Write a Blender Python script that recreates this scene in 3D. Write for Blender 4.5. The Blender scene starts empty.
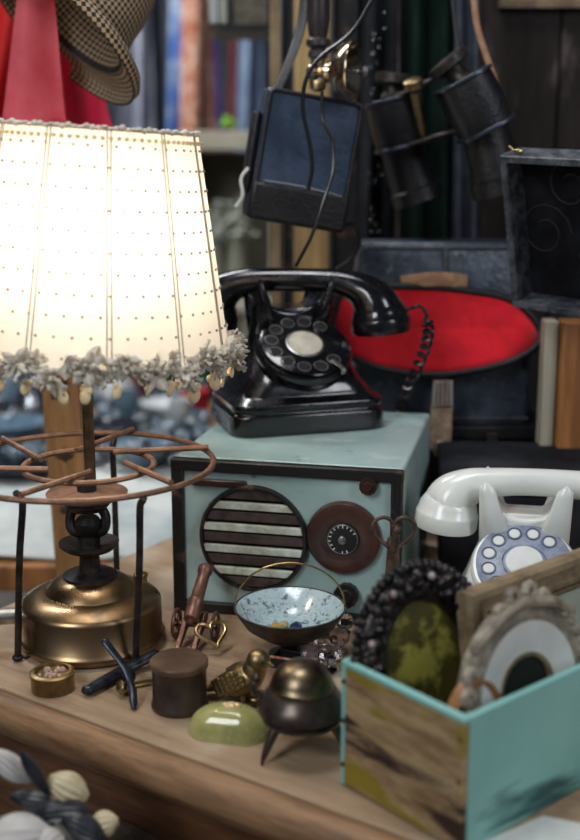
import bpy, bmesh, math, random
from mathutils import Vector, Matrix, Euler
random.seed(7)
PI = math.pi
R = math.radians
S = bpy.context.scene
COL = S.collection

# ------------------------------------------------------------------ camera
CAM_H = 1.27; PITCH = R(13); FPX = 1167.0
cd = bpy.data.cameras.new('camera'); cam = bpy.data.objects.new('camera', cd); COL.objects.link(cam)
cam.location = (0, 0, CAM_H); cam.rotation_euler = (PI/2 - PITCH, 0, 0)
cd.sensor_fit = 'VERTICAL'; cd.sensor_height = 36; cd.sensor_width = 24; cd.lens = 36*FPX/840
cd.clip_start = 0.05; cd.clip_end = 60
cd.dof.use_dof = True; cd.dof.focus_distance = 1.22; cd.dof.aperture_fstop = 2.8
S.camera = cam
S.view_settings.view_transform = 'Standard'; S.view_settings.look = 'None'
S.view_settings.gamma = 1; S.view_settings.use_curve_mapping = False
S.view_settings.exposure = 0.0

# ------------------------------------------------------------------ world and large lights
w = bpy.data.worlds.new('world'); S.world = w; w.use_nodes = True
bg = w.node_tree.nodes['Background']; bg.inputs[0].default_value = (0.62, 0.74, 1.0, 1); bg.inputs[1].default_value = 0.09
def area(name, loc, target, size, power, col, sy=None):
    l = bpy.data.lights.new(name, 'AREA'); l.energy = power; l.color = col
    l.shape = 'RECTANGLE'; l.size = size; l.size_y = sy or size
    o = bpy.data.objects.new(name, l); COL.objects.link(o); o.location = loc
    o.rotation_euler = (Vector(target) - Vector(loc)).to_track_quat('-Z', 'Y').to_euler(); return o
area('stall_daylight', (-1.5, -1.0, 2.7), (0.05, 1.2, .85), 0.9, 44, (0.90, 0.96, 1.0), 1.4)
area('right_fill', (1.7, -0.4, 2.3), (0.1, 1.2, .9), 0.6, 20, (0.90, 0.93, 1.0), 1.3)  # added fill lamp to brighten sides facing right; no real window
area('overhead_fill', (-0.2, 1.15, 3.0), (-0.0, 1.3, .8), 0.6, 17, (0.95, 0.97, 1.0), 0.7)  # added fill lamp overhead; the ceiling has no opening
area('background_fill', (-1.2, 3.0, 3.3), (-0.8, 4.3, 1.2), 1.6, 150, (0.95, 0.97, 1.0), 1.2)  # added lamp that brightens the far background

# ------------------------------------------------------------------ pixel rays to real places
CP, SP = math.cos(PITCH), math.sin(PITCH)
def ray(px, py):
    u = (px-290)/FPX; v = (420-py)/FPX
    return Vector((u, CP+v*SP, -SP+v*CP))
def onz(px, py, z=.75):
    d = ray(px, py); t = (z-CAM_H)/d.z; return Vector((0, 0, CAM_H)) + d*t
def ony(px, py, y):
    d = ray(px, py); return Vector((0, 0, CAM_H)) + d*(y/d.y)
def inframe(px, py, Mx, ly=0.0):
    """local point where the ray meets the plane y=ly of frame Mx"""
    inv = Mx.inverted(); o = inv @ Vector((0, 0, CAM_H)); d = inv.to_3x3() @ ray(px, py)
    t = (ly-o.y)/d.y; return o + d*t

# ------------------------------------------------------------------ materials
MATS = {}
def mat(name, c, rough=.5, metal=0, c2=None, c3=None, scale=20, lo=.42, hi=.6, bump=0, bscale=None,
        stretch=(1, 1, 1), coat=0, trans=0, ior=1.45, r2=None, sheen=0, spec=.5, detail=6):
    if name in MATS: return MATS[name]
    m = bpy.data.materials.new(name); m.use_nodes = True; nt = m.node_tree; N = nt.nodes; L = nt.links
    b = N['Principled BSDF']
    b.inputs['Base Color'].default_value = (*c, 1); b.inputs['Roughness'].default_value = rough
    b.inputs['Metallic'].default_value = metal; b.inputs['Coat Weight'].default_value = coat
    b.inputs['Transmission Weight'].default_value = trans; b.inputs['IOR'].default_value = ior
    b.inputs['Sheen Weight'].default_value = sheen; b.inputs['Specular IOR Level'].default_value = spec
    tc = N.new('ShaderNodeTexCoord'); mp = N.new('ShaderNodeMapping'); mp.inputs['Scale'].default_value = stretch
    L.new(tc.outputs['Object'], mp.inputs[0])
    if c2 or r2 is not None:
        n = N.new('ShaderNodeTexNoise'); n.inputs['Scale'].default_value = scale; n.inputs['Detail'].default_value = detail
        n.inputs['Roughness'].default_value = .65
        L.new(mp.outputs[0], n.inputs['Vector'])
        if c2:
            r = N.new('ShaderNodeValToRGB'); e = r.color_ramp.elements
            e[0].position = lo; e[0].color = (*c, 1); e[1].position = hi; e[1].color = (*c2, 1)
            if c3: x = e.new(min(hi+.12, .95)); x.color = (*c3, 1)
            L.new(n.outputs['Fac'], r.inputs[0]); L.new(r.outputs[0], b.inputs['Base Color'])
        if r2 is not None:
            q = N.new('ShaderNodeMapRange'); q.inputs[1].default_value = lo; q.inputs[2].default_value = hi
            q.inputs[3].default_value = rough; q.inputs[4].default_value = r2
            L.new(n.outputs['Fac'], q.inputs[0]); L.new(q.outputs[0], b.inputs['Roughness'])
    if bump:
        n2 = N.new('ShaderNodeTexNoise'); n2.inputs['Scale'].default_value = bscale or scale*2; n2.inputs['Detail'].default_value = 5
        L.new(mp.outputs[0], n2.inputs['Vector'])
        bp = N.new('ShaderNodeBump'); bp.inputs['Strength'].default_value = bump; bp.inputs['Distance'].default_value = .002
        L.new(n2.outputs['Fac'], bp.inputs['Height']); L.new(bp.outputs[0], b.inputs['Normal'])
    MATS[name] = m; return m

def chip_layer(m, col, scale, lo, hi, rough=.7, stretch=(1, 1, 1)):
    """a second worn layer with a shape of its own over material m"""
    nt = m.node_tree; N = nt.nodes; L = nt.links; b = N['Principled BSDF']
    tc = N.new('ShaderNodeTexCoord'); mp = N.new('ShaderNodeMapping'); mp.inputs['Scale'].default_value = stretch
    mp.inputs['Location'].default_value = (3.1, 1.7, .4)
    n = N.new('ShaderNodeTexNoise'); n.inputs['Scale'].default_value = scale; n.inputs['Detail'].default_value = 8
    r = N.new('ShaderNodeMapRange'); r.inputs[1].default_value = lo; r.inputs[2].default_value = hi
    mx = N.new('ShaderNodeMix'); mx.data_type = 'RGBA'
    L.new(tc.outputs['Object'], mp.inputs[0]); L.new(mp.outputs[0], n.inputs['Vector']); L.new(n.outputs['Fac'], r.inputs[0])
    L.new(r.outputs[0], mx.inputs[0])
    src = b.inputs['Base Color'].links
    if src: L.new(src[0].from_socket, mx.inputs[6])
    else: mx.inputs[6].default_value = b.inputs['Base Color'].default_value
    mx.inputs[7].default_value = (*col, 1); L.new(mx.outputs[2], b.inputs['Base Color'])
    return m

BAKE = mat('black_bakelite', (.006, .006, .008), .12, coat=.6, r2=.3, scale=30)
WHITEP = mat('ivory_plastic', (.74, .74, .68), .25, c2=(.68, .69, .66), scale=15, coat=.3)
BLUED = mat('blue_grey_dial', (.27, .30, .37), .35, c2=(.15, .18, .26), scale=60)
CREAM = mat('cream_card', (.72, .68, .55), .6, c2=(.55, .50, .38), scale=60)
GREYM = mat('worn_steel', (.45, .44, .42), .35, 1, c2=(.25, .24, .22), scale=60)
AQUA = chip_layer(mat('aqua_enamel', (.37, .49, .47), .38, c2=(.28, .40, .385), scale=9, bump=.15, bscale=80), (.62, .66, .60), 14, .60, .72)
AQUA = chip_layer(AQUA, (.12, .14, .12), 34, .66, .72)
BLACKP = chip_layer(mat('black_frame_paint', (.012, .011, .011), .4, bump=.2, scale=60), (.10, .05, .03), 40, .6, .7)
BROWNB = mat('brown_bakelite', (.032, .014, .011), .28, c2=(.060, .026, .018), scale=25, coat=.2)
SLATB = mat('brown_slat', (.035, .022, .018), .5, c2=(.08, .055, .045), scale=40)
SLATW = mat('pale_slat', (.55, .60, .52), .5, c2=(.35, .33, .26), scale=45)
BRASS = mat('aged_brass', (.40, .30, .15), .34, 1, c2=(.16, .115, .06), scale=22, lo=.38, hi=.68, bump=.1, r2=.5)
BRASSB = mat('bright_brass', (.58, .44, .24), .32, 1, c2=(.30, .20, .08), scale=45, r2=.4)
TANKB = mat('tank_brass', (.42, .28, .145), .24, 1, c2=(.22, .14, .08), scale=9, lo=.35, hi=.68, bump=.06, r2=.42)
TANKB = chip_layer(TANKB, (.12, .09, .06), 30, .62, .72)
COPPER = mat('rusty_copper', (.30, .17, .11), .55, .5, c2=(.17, .095, .065), scale=50, bump=.3)
IRON = mat('dark_iron', (.03, .028, .028), .45, .7, c2=(.075, .06, .05), scale=60, bump=.4)
IRONB = mat('blued_iron', (.012, .016, .024), .32, .6, c2=(.05, .06, .08), scale=60, bump=.2)
RUST = mat('rusty_iron', (.07, .045, .035), .55, .6, c2=(.17, .10, .065), scale=70, bump=.5)
CANB = mat('cannon_bronze', (.12, .055, .04), .4, .5, c2=(.22, .11, .08), scale=50, bump=.2)
LEATH = mat('blue_black_leather', (.028, .042, .075), .26, c2=(.050, .072, .115), scale=12, bump=.5, bscale=160, spec=.7)
LEATHB = mat('black_leather', (.006, .006, .008), .42, c2=(.014, .013, .014), scale=20, bump=.6, bscale=220)
LEATHG = chip_layer(mat('grey_case_leather', (.035, .045, .065), .30, c2=(.075, .092, .12), scale=25, bump=.9, bscale=130, spec=.7), (.16, .18, .20), 60, .60, .75)
TANL = mat('tan_leather', (.28, .14, .07), .5, c2=(.40, .22, .12), scale=60, bump=.4)
OLDL = mat('worn_strap_leather', (.30, .19, .12), .45, c2=(.48, .36, .26), scale=90, bump=.5)
REDF = mat('red_felt', (.80, .008, .022), .95, c2=(.62, .005, .014), scale=30, bump=.3, bscale=400, sheen=.3)
BLKV = mat('black_velvet', (.005, .005, .007), .9, c2=(.012, .012, .016), scale=25, spec=.15)
WOODT = mat('table_oak', (.40, .275, .17), .55, c2=(.29, .19, .115), c3=(.18, .11, .065), scale=5, lo=.35, hi=.62,
            stretch=(1.2, 9, 9), bump=.4, bscale=30, r2=.75)
WOODT = chip_layer(WOODT, (.12, .075, .045), 13, .58, .74)
WOODT = chip_layer(WOODT, (.50, .40, .29), 7, .52, .68)
WOODN = mat('table_moulding', (.33, .185, .09), .5, c2=(.14, .068, .03), scale=7, lo=.35, hi=.65, stretch=(1.2, 9, 9), bump=.4, bscale=30)
WOODD = mat('dark_apron_wood', (.085, .034, .016), .5, c2=(.15, .065, .026), scale=6, stretch=(1.2, 9, 9), bump=.4)
PLANK = mat('black_brown_planks', (.014, .010, .009), .75, c2=(.034, .025, .022), scale=5, lo=.4, hi=.7, stretch=(6, 6, .8), bump=.6, spec=.25)
PLANK = chip_layer(PLANK, (.17, .13, .12), 9, .56, .76, stretch=(2.5, 2, .7))
YWOOD = mat('yellow_pine', (.50, .34, .14), .6, c2=(.32, .19, .07), scale=5, stretch=(7, 7, .7), bump=.3)
OWOOD = mat('orange_pine', (.40, .17, .05), .55, c2=(.22, .085, .025), scale=5, stretch=(7, 7, .7), bump=.3)
BEIGE = mat('beige_board', (.42, .39, .30), .7, c2=(.34, .31, .23), scale=8)
CARVED = mat('carved_wood', (.36, .19, .07), .5, c2=(.22, .105, .04), scale=6, stretch=(6, 6, 1), bump=.3)
BURNT = mat('burnt_pattern', (.035, .018, .01), .7)
TURQ = chip_layer(mat('turquoise_paint', (.26, .52, .46), .6, c2=(.20, .45, .41), scale=11, lo=.35, hi=.7, bump=.25, bscale=50), (.03, .10, .095), 11, .66, .71, stretch=(.25, 1.6, 1.6))
CRATEW = mat('bare_crate_wood', (.22, .125, .06), .65, c2=(.42, .29, .15), scale=7, lo=.38, hi=.58, stretch=(3, 2, 9), bump=.6)
CRATEW = chip_layer(CRATEW, (.26, .19, .02), 13, .48, .54, stretch=(1, .6, 1.6))
CRATEW = chip_layer(CRATEW, (.04, .018, .012), 11, .56, .62, stretch=(.6, .5, 2.5))
CRATEW = chip_layer(CRATEW, (.50, .40, .27), 22, .64, .68, stretch=(1, .6, 1))
ORN = mat('dark_ornate_metal', (.010, .009, .009), .3, .5, c2=(.05, .04, .037), scale=60, bump=.5)
PINKHL = mat('pinkish_highlight', (.40, .30, .28), .25, c2=(.22, .15, .14), scale=60)  # pinkish highlights of the mirror frame, put into a colour
OLDG = mat('old_gilt', (.32, .24, .14), .5, .25, c2=(.17, .12, .07), scale=30, bump=.35)
OLDG2 = mat('light_gilt', (.36, .28, .14), .45, .4, c2=(.20, .15, .075), scale=30, bump=.35)
PLAST = mat('grey_gesso', (.34, .29, .22), .6, c2=(.15, .12, .09), scale=45, bump=.7)
WHITEM = mat('white_mount', (.70, .70, .66), .5, c2=(.60, .60, .56), scale=20)
MIRG = mat('painted_reflection', (.40, .37, .07), .40, .3, c2=(.08, .07, .015), scale=16, lo=.42, hi=.50)  # olive and dark reflections painted into the glass colour
DARKG = mat('dark_picture', (.015, .013, .012), .15)
GLASS = mat('clear_glass', (.86, .84, .86), .04, trans=1)
PINKG = mat('rose_glass', (.80, .60, .62), .06, trans=.9)
ONYX = mat('green_onyx_glass', (.66, .60, .24), .06, c2=(.46, .46, .15), c3=(.78, .70, .44), scale=35, trans=.4, coat=.5)
POTD = mat('dark_turned_pot', (.022, .014, .012), .42, c2=(.05, .03, .022), scale=25, coat=.2)
CAUL = mat('pewter_brown', (.06, .045, .038), .32, .7, c2=(.11, .085, .068), scale=30, bump=.2)
ENAMEL = mat('speckled_enamel', (.30, .42, .46), .2, c2=(.42, .52, .54), c3=(.08, .12, .15), scale=120, lo=.40, hi=.52, coat=.5)
BLKC = mat('black_cable', (.012, .012, .014), .28)
FLOORM = mat('stone_floor', (.10, .09, .08), .8, c2=(.15, .135, .12), scale=4)
DARKW = mat('dark_market_wall', (.05, .055, .065), .9, c2=(.09, .09, .10), scale=3)

BLKCL = mat('black_cloth', (.012, .013, .015), .9, c2=(.025, .026, .03), scale=12, spec=.12)
# lamp shade cloth: lets the bulb's light through
def shade_mat():
    m = bpy.data.materials.new('pleated_silk'); m.use_nodes = True; N = m.node_tree.nodes; L = m.node_tree.links
    for n in list(N): N.remove(n)
    o = N.new('ShaderNodeOutputMaterial'); d = N.new('ShaderNodeBsdfDiffuse'); t = N.new('ShaderNodeBsdfTranslucent'); mx = N.new('ShaderNodeMixShader')
    d.inputs[0].default_value = (.82, .77, .68, 1); t.inputs[0].default_value = (.90, .84, .73, 1); mx.inputs[0].default_value = .5
    tc = N.new('ShaderNodeTexCoord'); ns = N.new('ShaderNodeTexNoise'); ns.inputs['Scale'].default_value = 260
    L.new(tc.outputs['Object'], ns.inputs['Vector']); b = N.new('ShaderNodeBump'); b.inputs['Strength'].default_value = .3; b.inputs['Distance'].default_value = .001
    L.new(ns.outputs['Fac'], b.inputs['Height']); L.new(b.outputs[0], d.inputs['Normal'])
    L.new(d.outputs[0], mx.inputs[1]); L.new(t.outputs[0], mx.inputs[2]); L.new(mx.outputs[0], o.inputs[0]); return m
SHADE = shade_mat()
SEAM = mat('shade_seam', (.34, .29, .24), .8)
TRIMF = mat('grey_silk_trim', (.66, .61, .52), .6, c2=(.44, .42, .38), scale=60)
TRIMT = shade_mat(); TRIMT.name = 'thin_silk_petals'
for n_ in TRIMT.node_tree.nodes:
    if n_.type == 'BSDF_DIFFUSE': n_.inputs[0].default_value = (.80, .75, .66, 1)
    if n_.type == 'BSDF_TRANSLUCENT': n_.inputs[0].default_value = (.80, .72, .58, 1)
    if n_.type == 'MIX_SHADER': n_.inputs[0].default_value = .35
GOLDT = mat('pale_gold_drop', (.85, .66, .38), .4)

def emis(name, col, s):
    m = bpy.data.materials.new(name); m.use_nodes = True; b = m.node_tree.nodes['Principled BSDF']
    b.inputs['Emission Color'].default_value = (*col, 1); b.inputs['Emission Strength'].default_value = s; return m
BULB = emis('bulb_glow', (1, .80, .55), 14)

def hound():
    m = bpy.data.materials.new('houndstooth_tweed'); m.use_nodes = True; N = m.node_tree.nodes; L = m.node_tree.links; b = N['Principled BSDF']
    b.inputs['Roughness'].default_value = .95
    u = N.new('ShaderNodeUVMap'); mp = N.new('ShaderNodeMapping'); mp.inputs['Rotation'].default_value = (0, 0, R(45)); L.new(u.outputs[0], mp.inputs[0])
    ck = N.new('ShaderNodeTexChecker'); ck.inputs['Scale'].default_value = 1.0
    ck.inputs[1].default_value = (.42, .30, .18, 1); ck.inputs[2].default_value = (.022, .018, .016, 1)
    L.new(mp.outputs[0], ck.inputs[0]); L.new(ck.outputs[0], b.inputs['Base Color']); return m
HOUND = hound()

# ------------------------------------------------------------------ mesh builder
I4 = Matrix.Identity(4)
def TR(x=0, y=0, z=0): return Matrix.Translation((x, y, z))
def RX(a): return Matrix.Rotation(R(a), 4, 'X')
def RY(a): return Matrix.Rotation(R(a), 4, 'Y')
def RZ(a): return Matrix.Rotation(R(a), 4, 'Z')
def SC(x, y=None, z=None): return Matrix.Diagonal((x, x if y is None else y, x if z is None else z, 1))
def along(p, d, roll=0):
    """matrix whose local Z runs along d, origin p"""
    return Matrix.Translation(p) @ Vector(d).normalized().to_track_quat('Z', 'Y').to_matrix().to_4x4() @ RZ(roll)

class B:
    def __init__(s): s.bm = bmesh.new(); s.uv = None
    def ring(s, pts): return [s.bm.verts.new(p) for p in pts]
    def skin(s, rings, closed=True, cap=(True, True), loop=False):
        n = len(rings[0]); k = len(rings)
        for i in range(k if loop else k-1):
            a, b = rings[i], rings[(i+1) % k]
            for j in range(n if closed else n-1):
                q = [a[j], a[(j+1) % n], b[(j+1) % n], b[j]]
                try: s.bm.faces.new(q)
                except ValueError: pass
        if closed and not loop:
            if cap[0] and n > 2: s.bm.faces.new(list(reversed(rings[0])))
            if cap[1] and n > 2: s.bm.faces.new(rings[-1])
        return s
    def box(s, c, d, M=I4):
        x, y, z = c; a, b, e = d[0]/2, d[1]/2, d[2]/2
        r0 = s.ring([M @ Vector((x+i*a, y+j*b, z-e)) for i, j in ((-1, -1), (1, -1), (1, 1), (-1, 1))])
        r1 = s.ring([M @ Vector((x+i*a, y+j*b, z+e)) for i, j in ((-1, -1), (1, -1), (1, 1), (-1, 1))])
        return s.skin([r0, r1])
    def lathe(s, prof, n=48, M=I4, cap=(True, True), wob=0):
        rs = []
        for r, z in prof:
            rs.append(s.ring([M @ Vector((max(r, 1e-5)*math.cos(2*PI*j/n), max(r, 1e-5)*math.sin(2*PI*j/n), z)) for j in range(n)]))
        return s.skin(rs, cap=cap)
    def cyl(s, a, b, r, r2=None, n=16):
        a = Vector(a); b = Vector(b); M = along(a, b-a); return s.lathe([(r, 0), (r if r2 is None else r2, (b-a).length)], n, M)
    def tube(s, pts, r, n=8, closed=False, flat=1.0):
        P = [Vector(p) for p in pts]; k = len(P); rs = []
        rad = r if isinstance(r, (list, tuple)) else [r]*k
        up = None
        for i in range(k):
            if closed: t = P[(i+1) % k]-P[i-1]
            else: t = P[min(i+1, k-1)]-P[max(i-1, 0)]
            t = t.normalized() if t.length > 1e-9 else Vector((0, 0, 1))
            if up is None:
                up = Vector((0, 0, 1)) if abs(t.z) < .9 else Vector((0, 1, 0))
            up = (up - t*up.dot(t)).normalized(); sd = t.cross(up)
            rs.append(s.ring([P[i]+(sd*math.cos(2*PI*j/n)*rad[i]+up*math.sin(2*PI*j/n)*rad[i]*flat) for j in range(n)]))
        return s.skin(rs, loop=closed)
    def ell(s, c, r, n=20, M=I4, m=None):
        if not isinstance(r, (tuple, list)): r = (r, r, r)
        m = m or n//2; c = Vector(c); rs = []
        for i in range(m+1):
            a = -PI/2+PI*i/m; ca = max(math.cos(a), 1e-4)
            rs.append(s.ring([M @ (c+Vector((r[0]*ca*math.cos(2*PI*j/n), r[1]*ca*math.sin(2*PI*j/n), r[2]*math.sin(a)))) for j in range(n)]))
        return s.skin(rs)
    def torus(s, c, Rr, r, n=40, m=10, M=I4, ry=None):
        pts = [M @ Vector((c[0]+Rr*math.cos(2*PI*i/n), c[1]+(ry or Rr)*math.sin(2*PI*i/n), c[2])) for i in range(n)]
        return s.tube(pts, r, m, closed=True)
    def prism(s, out, t, M=I4, z0=0):
        a = s.ring([M @ Vector((x, y, z0)) for x, y in out]); b = s.ring([M @ Vector((x, y, z0+t)) for x, y in out])
        return s.skin([a, b])
    def build(s, name, m, parent=None, ang=40, bevel=0, seg=2, subsurf=0, solid=0, flat=False, label=None):
        bmesh.ops.recalc_face_normals(s.bm, faces=s.bm.faces)
        me = bpy.data.meshes.new(name); s.bm.to_mesh(me); s.bm.free()
        if not flat:
            for p in me.polygons: p.use_smooth = True
            me.set_sharp_from_angle(angle=R(ang))
        if m: me.materials.append(m)
        o = bpy.data.objects.new(name, me); COL.objects.link(o)
        if parent: o.parent = parent
        if solid: q = o.modifiers.new('thickness', 'SOLIDIFY'); q.thickness = solid; q.offset = 0
        if bevel: q = o.modifiers.new('bevel', 'BEVEL'); q.width = bevel; q.segments = seg; q.limit_method = 'ANGLE'; q.angle_limit = R(35); q.harden_normals = False
        if subsurf: q = o.modifiers.new('subdivision', 'SUBSURF'); q.levels = q.render_levels = subsurf
        if label: o['label'] = label
        return o

def tag(o, label, cat, group=None, kind=None):
    o['label'] = label; o['category'] = cat
    if group: o['group'] = group
    if kind: o['kind'] = kind
    return o
def thing(name, label, cat, M=I4, group=None):
    o = bpy.data.objects.new(name, None); COL.objects.link(o); o.empty_display_size = .02
    o.matrix_world = M if isinstance(M, Matrix) else Matrix.Translation(M)
    return tag(o, label, cat, group)
def struct(o): o['kind'] = 'structure'; return o
def dup(root, M, label=None):
    def cp(o, par):
        c = o.copy(); COL.objects.link(c); c.parent = par
        for ch in [x for x in bpy.data.objects if x.parent == o]: cp(ch, c)
        return c
    c = cp(root, None); c.matrix_world = M
    if label: c['label'] = label
    return c
def rrect(hx, hy, r, n=5):
    out = []
    for cx, cy, a0 in ((hx-r, hy-r, 0), (-hx+r, hy-r, 90), (-hx+r, -hy+r, 180), (hx-r, -hy+r, 270)):
        for i in range(n+1):
            a = R(a0+90*i/n); out.append((cx+r*math.cos(a), cy+r*math.sin(a)))
    return out
def catmull(pts, k=6):
    P = [Vector(p) for p in pts]; P = [P[0]*2-P[1]]+P+[P[-1]*2-P[-2]]; o = []
    for i in range(1, len(P)-2):
        for j in range(k):
            t = j/k; a, b, c, d = P[i-1:i+3]
            o.append(.5*((2*b)+(c-a)*t+(2*a-5*b+4*c-d)*t*t+(3*b-a-3*c+d)*t**3))
    o.append(P[-2]); return o

# ================================================================== SETTING
b = B(); b.box((0, 3, -.05), (12, 12, .1)); struct(b.build('floor', FLOORM))
b = B(); b.box((-1, 6.6, 1.6), (10, .1, 3.3)); struct(b.build('wall_back', DARKW))
b = B(); b.box((-3.6, 3, 1.6), (.1, 7.2, 3.3)); struct(b.build('wall_left', DARKW))
b = B(); b.box((-.3, 3.0, 3.45), (8, 7.3, .1)); struct(b.build('ceiling', DARKW))
# plank wall behind the right half of the stall
wl = bpy.data.objects.new('wall_right', None); COL.objects.link(wl); wl.location = (0, 2.0, 0); struct(wl)
x = .13
while x < 1.6:
    wd = .155
    b = B(); b.box((x+wd/2, .0, 1.3), (wd-.004, .03, 2.6)); b.build('plank', PLANK, wl, bevel=.002); x += wd
b = B(); b.box((.86, .03, 1.3), (1.5, .02, 2.6)); b.build('backing_board', BLACKP, wl)

# ================================================================== MAIN TABLE
TM = TR(-.421, 1.157, .75) @ RZ(-34.3)          # x along the front edge, y to the back, top at z=0
tb = thing('wooden_table', 'worn light oak table with rounded moulded front edge and dark apron carrying the bric-a-brac', 'table', TR(-.421, 1.157, 0) @ RZ(-34.3))
TL, TD = 1.65, .79
b = B(); b.box((TL/2, TD/2+.004, .738), (TL, TD, .024)); b.build('tabletop', WOODT, tb, bevel=.002)
prof = [(.012, .742), (.0005, .742), (-.001, .7485), (-.006, .7495), (-.016, .747), (-.0225, .740), (-.025, .730), (-.022, .720), (-.013, .713), (-.004, .710), (0, .700), (.012, .698)]
b = B(); rs = [b.ring([Vector((xx, yy+.0015, zz)) for yy, zz in prof]) for xx in (-.015, TL+.015)]; b.skin(rs); b.build('edge_moulding', WOODN, tb)
b = B(); b.box((TL/2, .03, .645), (TL-.06, .022, .118)); b.build('apron', WOODD, tb, bevel=.002)
b = B(); b.box((TL/2, TD-.04, .645), (TL-.06, .022, .118)); b.build('apron', WOODD, tb, bevel=.002)
for lx in (.05, TL-.05):
    b = B(); b.box((lx, TD/2, .645), (.022, TD-.1, .118)); b.build('apron', WOODD, tb, bevel=.002)
    for ly in (.05, TD-.05):
        b = B(); b.lathe([(.022, 0), (.026, .03), (.018, .06), (.028, .2), (.03, .4), (.02, .5), (.032, .53), (.034, .72)], 20, TR(lx, ly, 0)); b.build('leg', WOODD, tb)

# ================================================================== RADIO
RW, RD, RH = .262, .29, .182; RROT = -12.5
fl = onz(176, 608)
RM = TR(fl.x, fl.y, .75) @ RZ(RROT) @ TR(RW/2, RD/2, 0)      # centre of the base
FR = RM @ TR(0, -RD/2, 0)
rad = thing('table_radio', 'old pale aqua radio with round slatted speaker and brown dial, under the black telephone', 'radio', RM)
b = B(); b.box((0, .004, RH/2), (RW, RD-.008, RH)); b.build('cabinet', AQUA, rad, bevel=.004, seg=3)
fy = -RD/2
b = B()
for c, d in (((0, fy-.001, RH-.0065), (RW+.002, .012, .0135)), ((0, fy-.001, .0065), (RW+.002, .012, .013)),
             ((-RW/2+.0065, fy-.001, RH/2), (.0145, .0115, RH-.01)), ((RW/2-.006, fy-.001, RH/2), (.013, .0115, RH-.01))):
    b.box(c, d)
b.build('front_frame', BLACKP, rad, bevel=.002)
b = B(); b.box((0, fy+.002, RH/2), (RW-.02, .006, RH-.02)); b.build('front_panel', AQUA, rad)
def rp(px, py): return inframe(px, py, FR, -.002)
c = rp(254, 538); e1 = rp(201, 538); gr = abs(c.x-e1.x)
def P_front(c, dy=0): return TR(c.x, fy-.002-dy, c.z) @ RX(90)   # local Z points to the viewer
sp = B(); sp.lathe([(gr-.006, .0), (gr, .0), (gr+.0008, .004), (gr-.001, .0075), (gr-.004, .0075), (gr-.0045, .001)], 64, P_front(c), cap=(False, False)); 
grille = sp.build('speaker_ring', BLACKP, rad)
b = B(); b.lathe([(0, 0), (gr-.004, 0), (gr-.004, .001), (0, .001)], 48, P_front(c)); b.build('speaker_recess', BLKV, rad)
n = 9; g = gr-.0045
for i in range(n):
    z0 = -g+2*g*(i+.08)/n; z1 = -g+2*g*(i+.92)/n
    pale = (i % 2 == 1)
    if pale: z0 += .0008; z1 -= .0016
    out = []
    for sgn in (1, -1):
        for k in range(5):
            zz = z0+(z1-z0)*(k/4 if sgn == 1 else 1-k/4); xx = math.sqrt(max(g*g-zz*zz, 0)); out.append((sgn*xx, zz))
    b = B(); b.prism(out, .0035 if not pale else .0055, P_front(c), .0012)
    b.build('speaker_slat', SLATW if pale else SLATB, rad, bevel=.0008, label='pale green slat' if pale else 'dark brown slat')
c = rp(344, 537); e1 = rp(307, 537); dr = abs(c.x-e1.x)
b = B(); b.lathe([(dr, 0), (dr+.0003, .004), (dr-.002, .0075), (dr*.8, .009), (dr*.55, .0072), (dr*.48, .007), (0, .007)], 56, P_front(c)); dial = b.build('tuning_dial', BROWNB, rad)
b = B(); b.lathe([(dr*.45, 0), (dr*.45, .0015), (dr*.40, .002), (0, .002)], 40, P_front(c, .007)); b.build('scale_disc', BLACKP, dial)
b = B()
for k in range(14):
    a = R(-60+k*300/14+25)
    if k in (11,): continue
    b.box((0, dr*.36, .0022), (.0011, .0040 if k % 2 else .0028, .0006), P_front(c, .007) @ RZ(-60+k*20))
b.build('scale_marks', WHITEM, dial)
b = B(); b.torus((0, 0, .0095), dr*.40, .0006, 40, 6, P_front(c)); b.build('scale_ring', GREYM, dial)
b = B(); b.lathe([(.0045, 0), (.0045, .004), (.003, .005), (0, .005)], 20, P_front(c, .009)); b.torus((0, 0, .0135), .0035, .0006, 20, 6, P_front(c)); b.build('tuning_knob', GREYM, dial)
for (px, py, rr, lab) in ((369, 485, .0095, 'small notched knob'), (347, 594, .0135, 'larger black knob')):
    c = rp(px, py); b = B()
    pr = [(rr*(1+.07*(j % 2)) * math.cos(2*PI*j/24), rr*(1+.07*(j % 2))*math.sin(2*PI*j/24)) for j in range(24)]
    b.prism(pr, .008, P_front(c)); b.lathe([(rr*.6, .008), (rr*.5, .0105), (0, .0105)], 20, P_front(c)); b.build('knob', BROWNB if rr < .01 else BLACKP, rad, label=lab)
a0, a1 = rp(192, 479), rp(247, 486)
b = B(); b.box(((a0.x+a1.x)/2, fy-.004, (a0.z+a1.z)/2), (abs(a1.x-a0.x), .006, .0085)); b.build('name_plate', BROWNB, rad, bevel=.002)
for sx in (-1, 1):
    for sy in (-1, 1):
        pass

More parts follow.
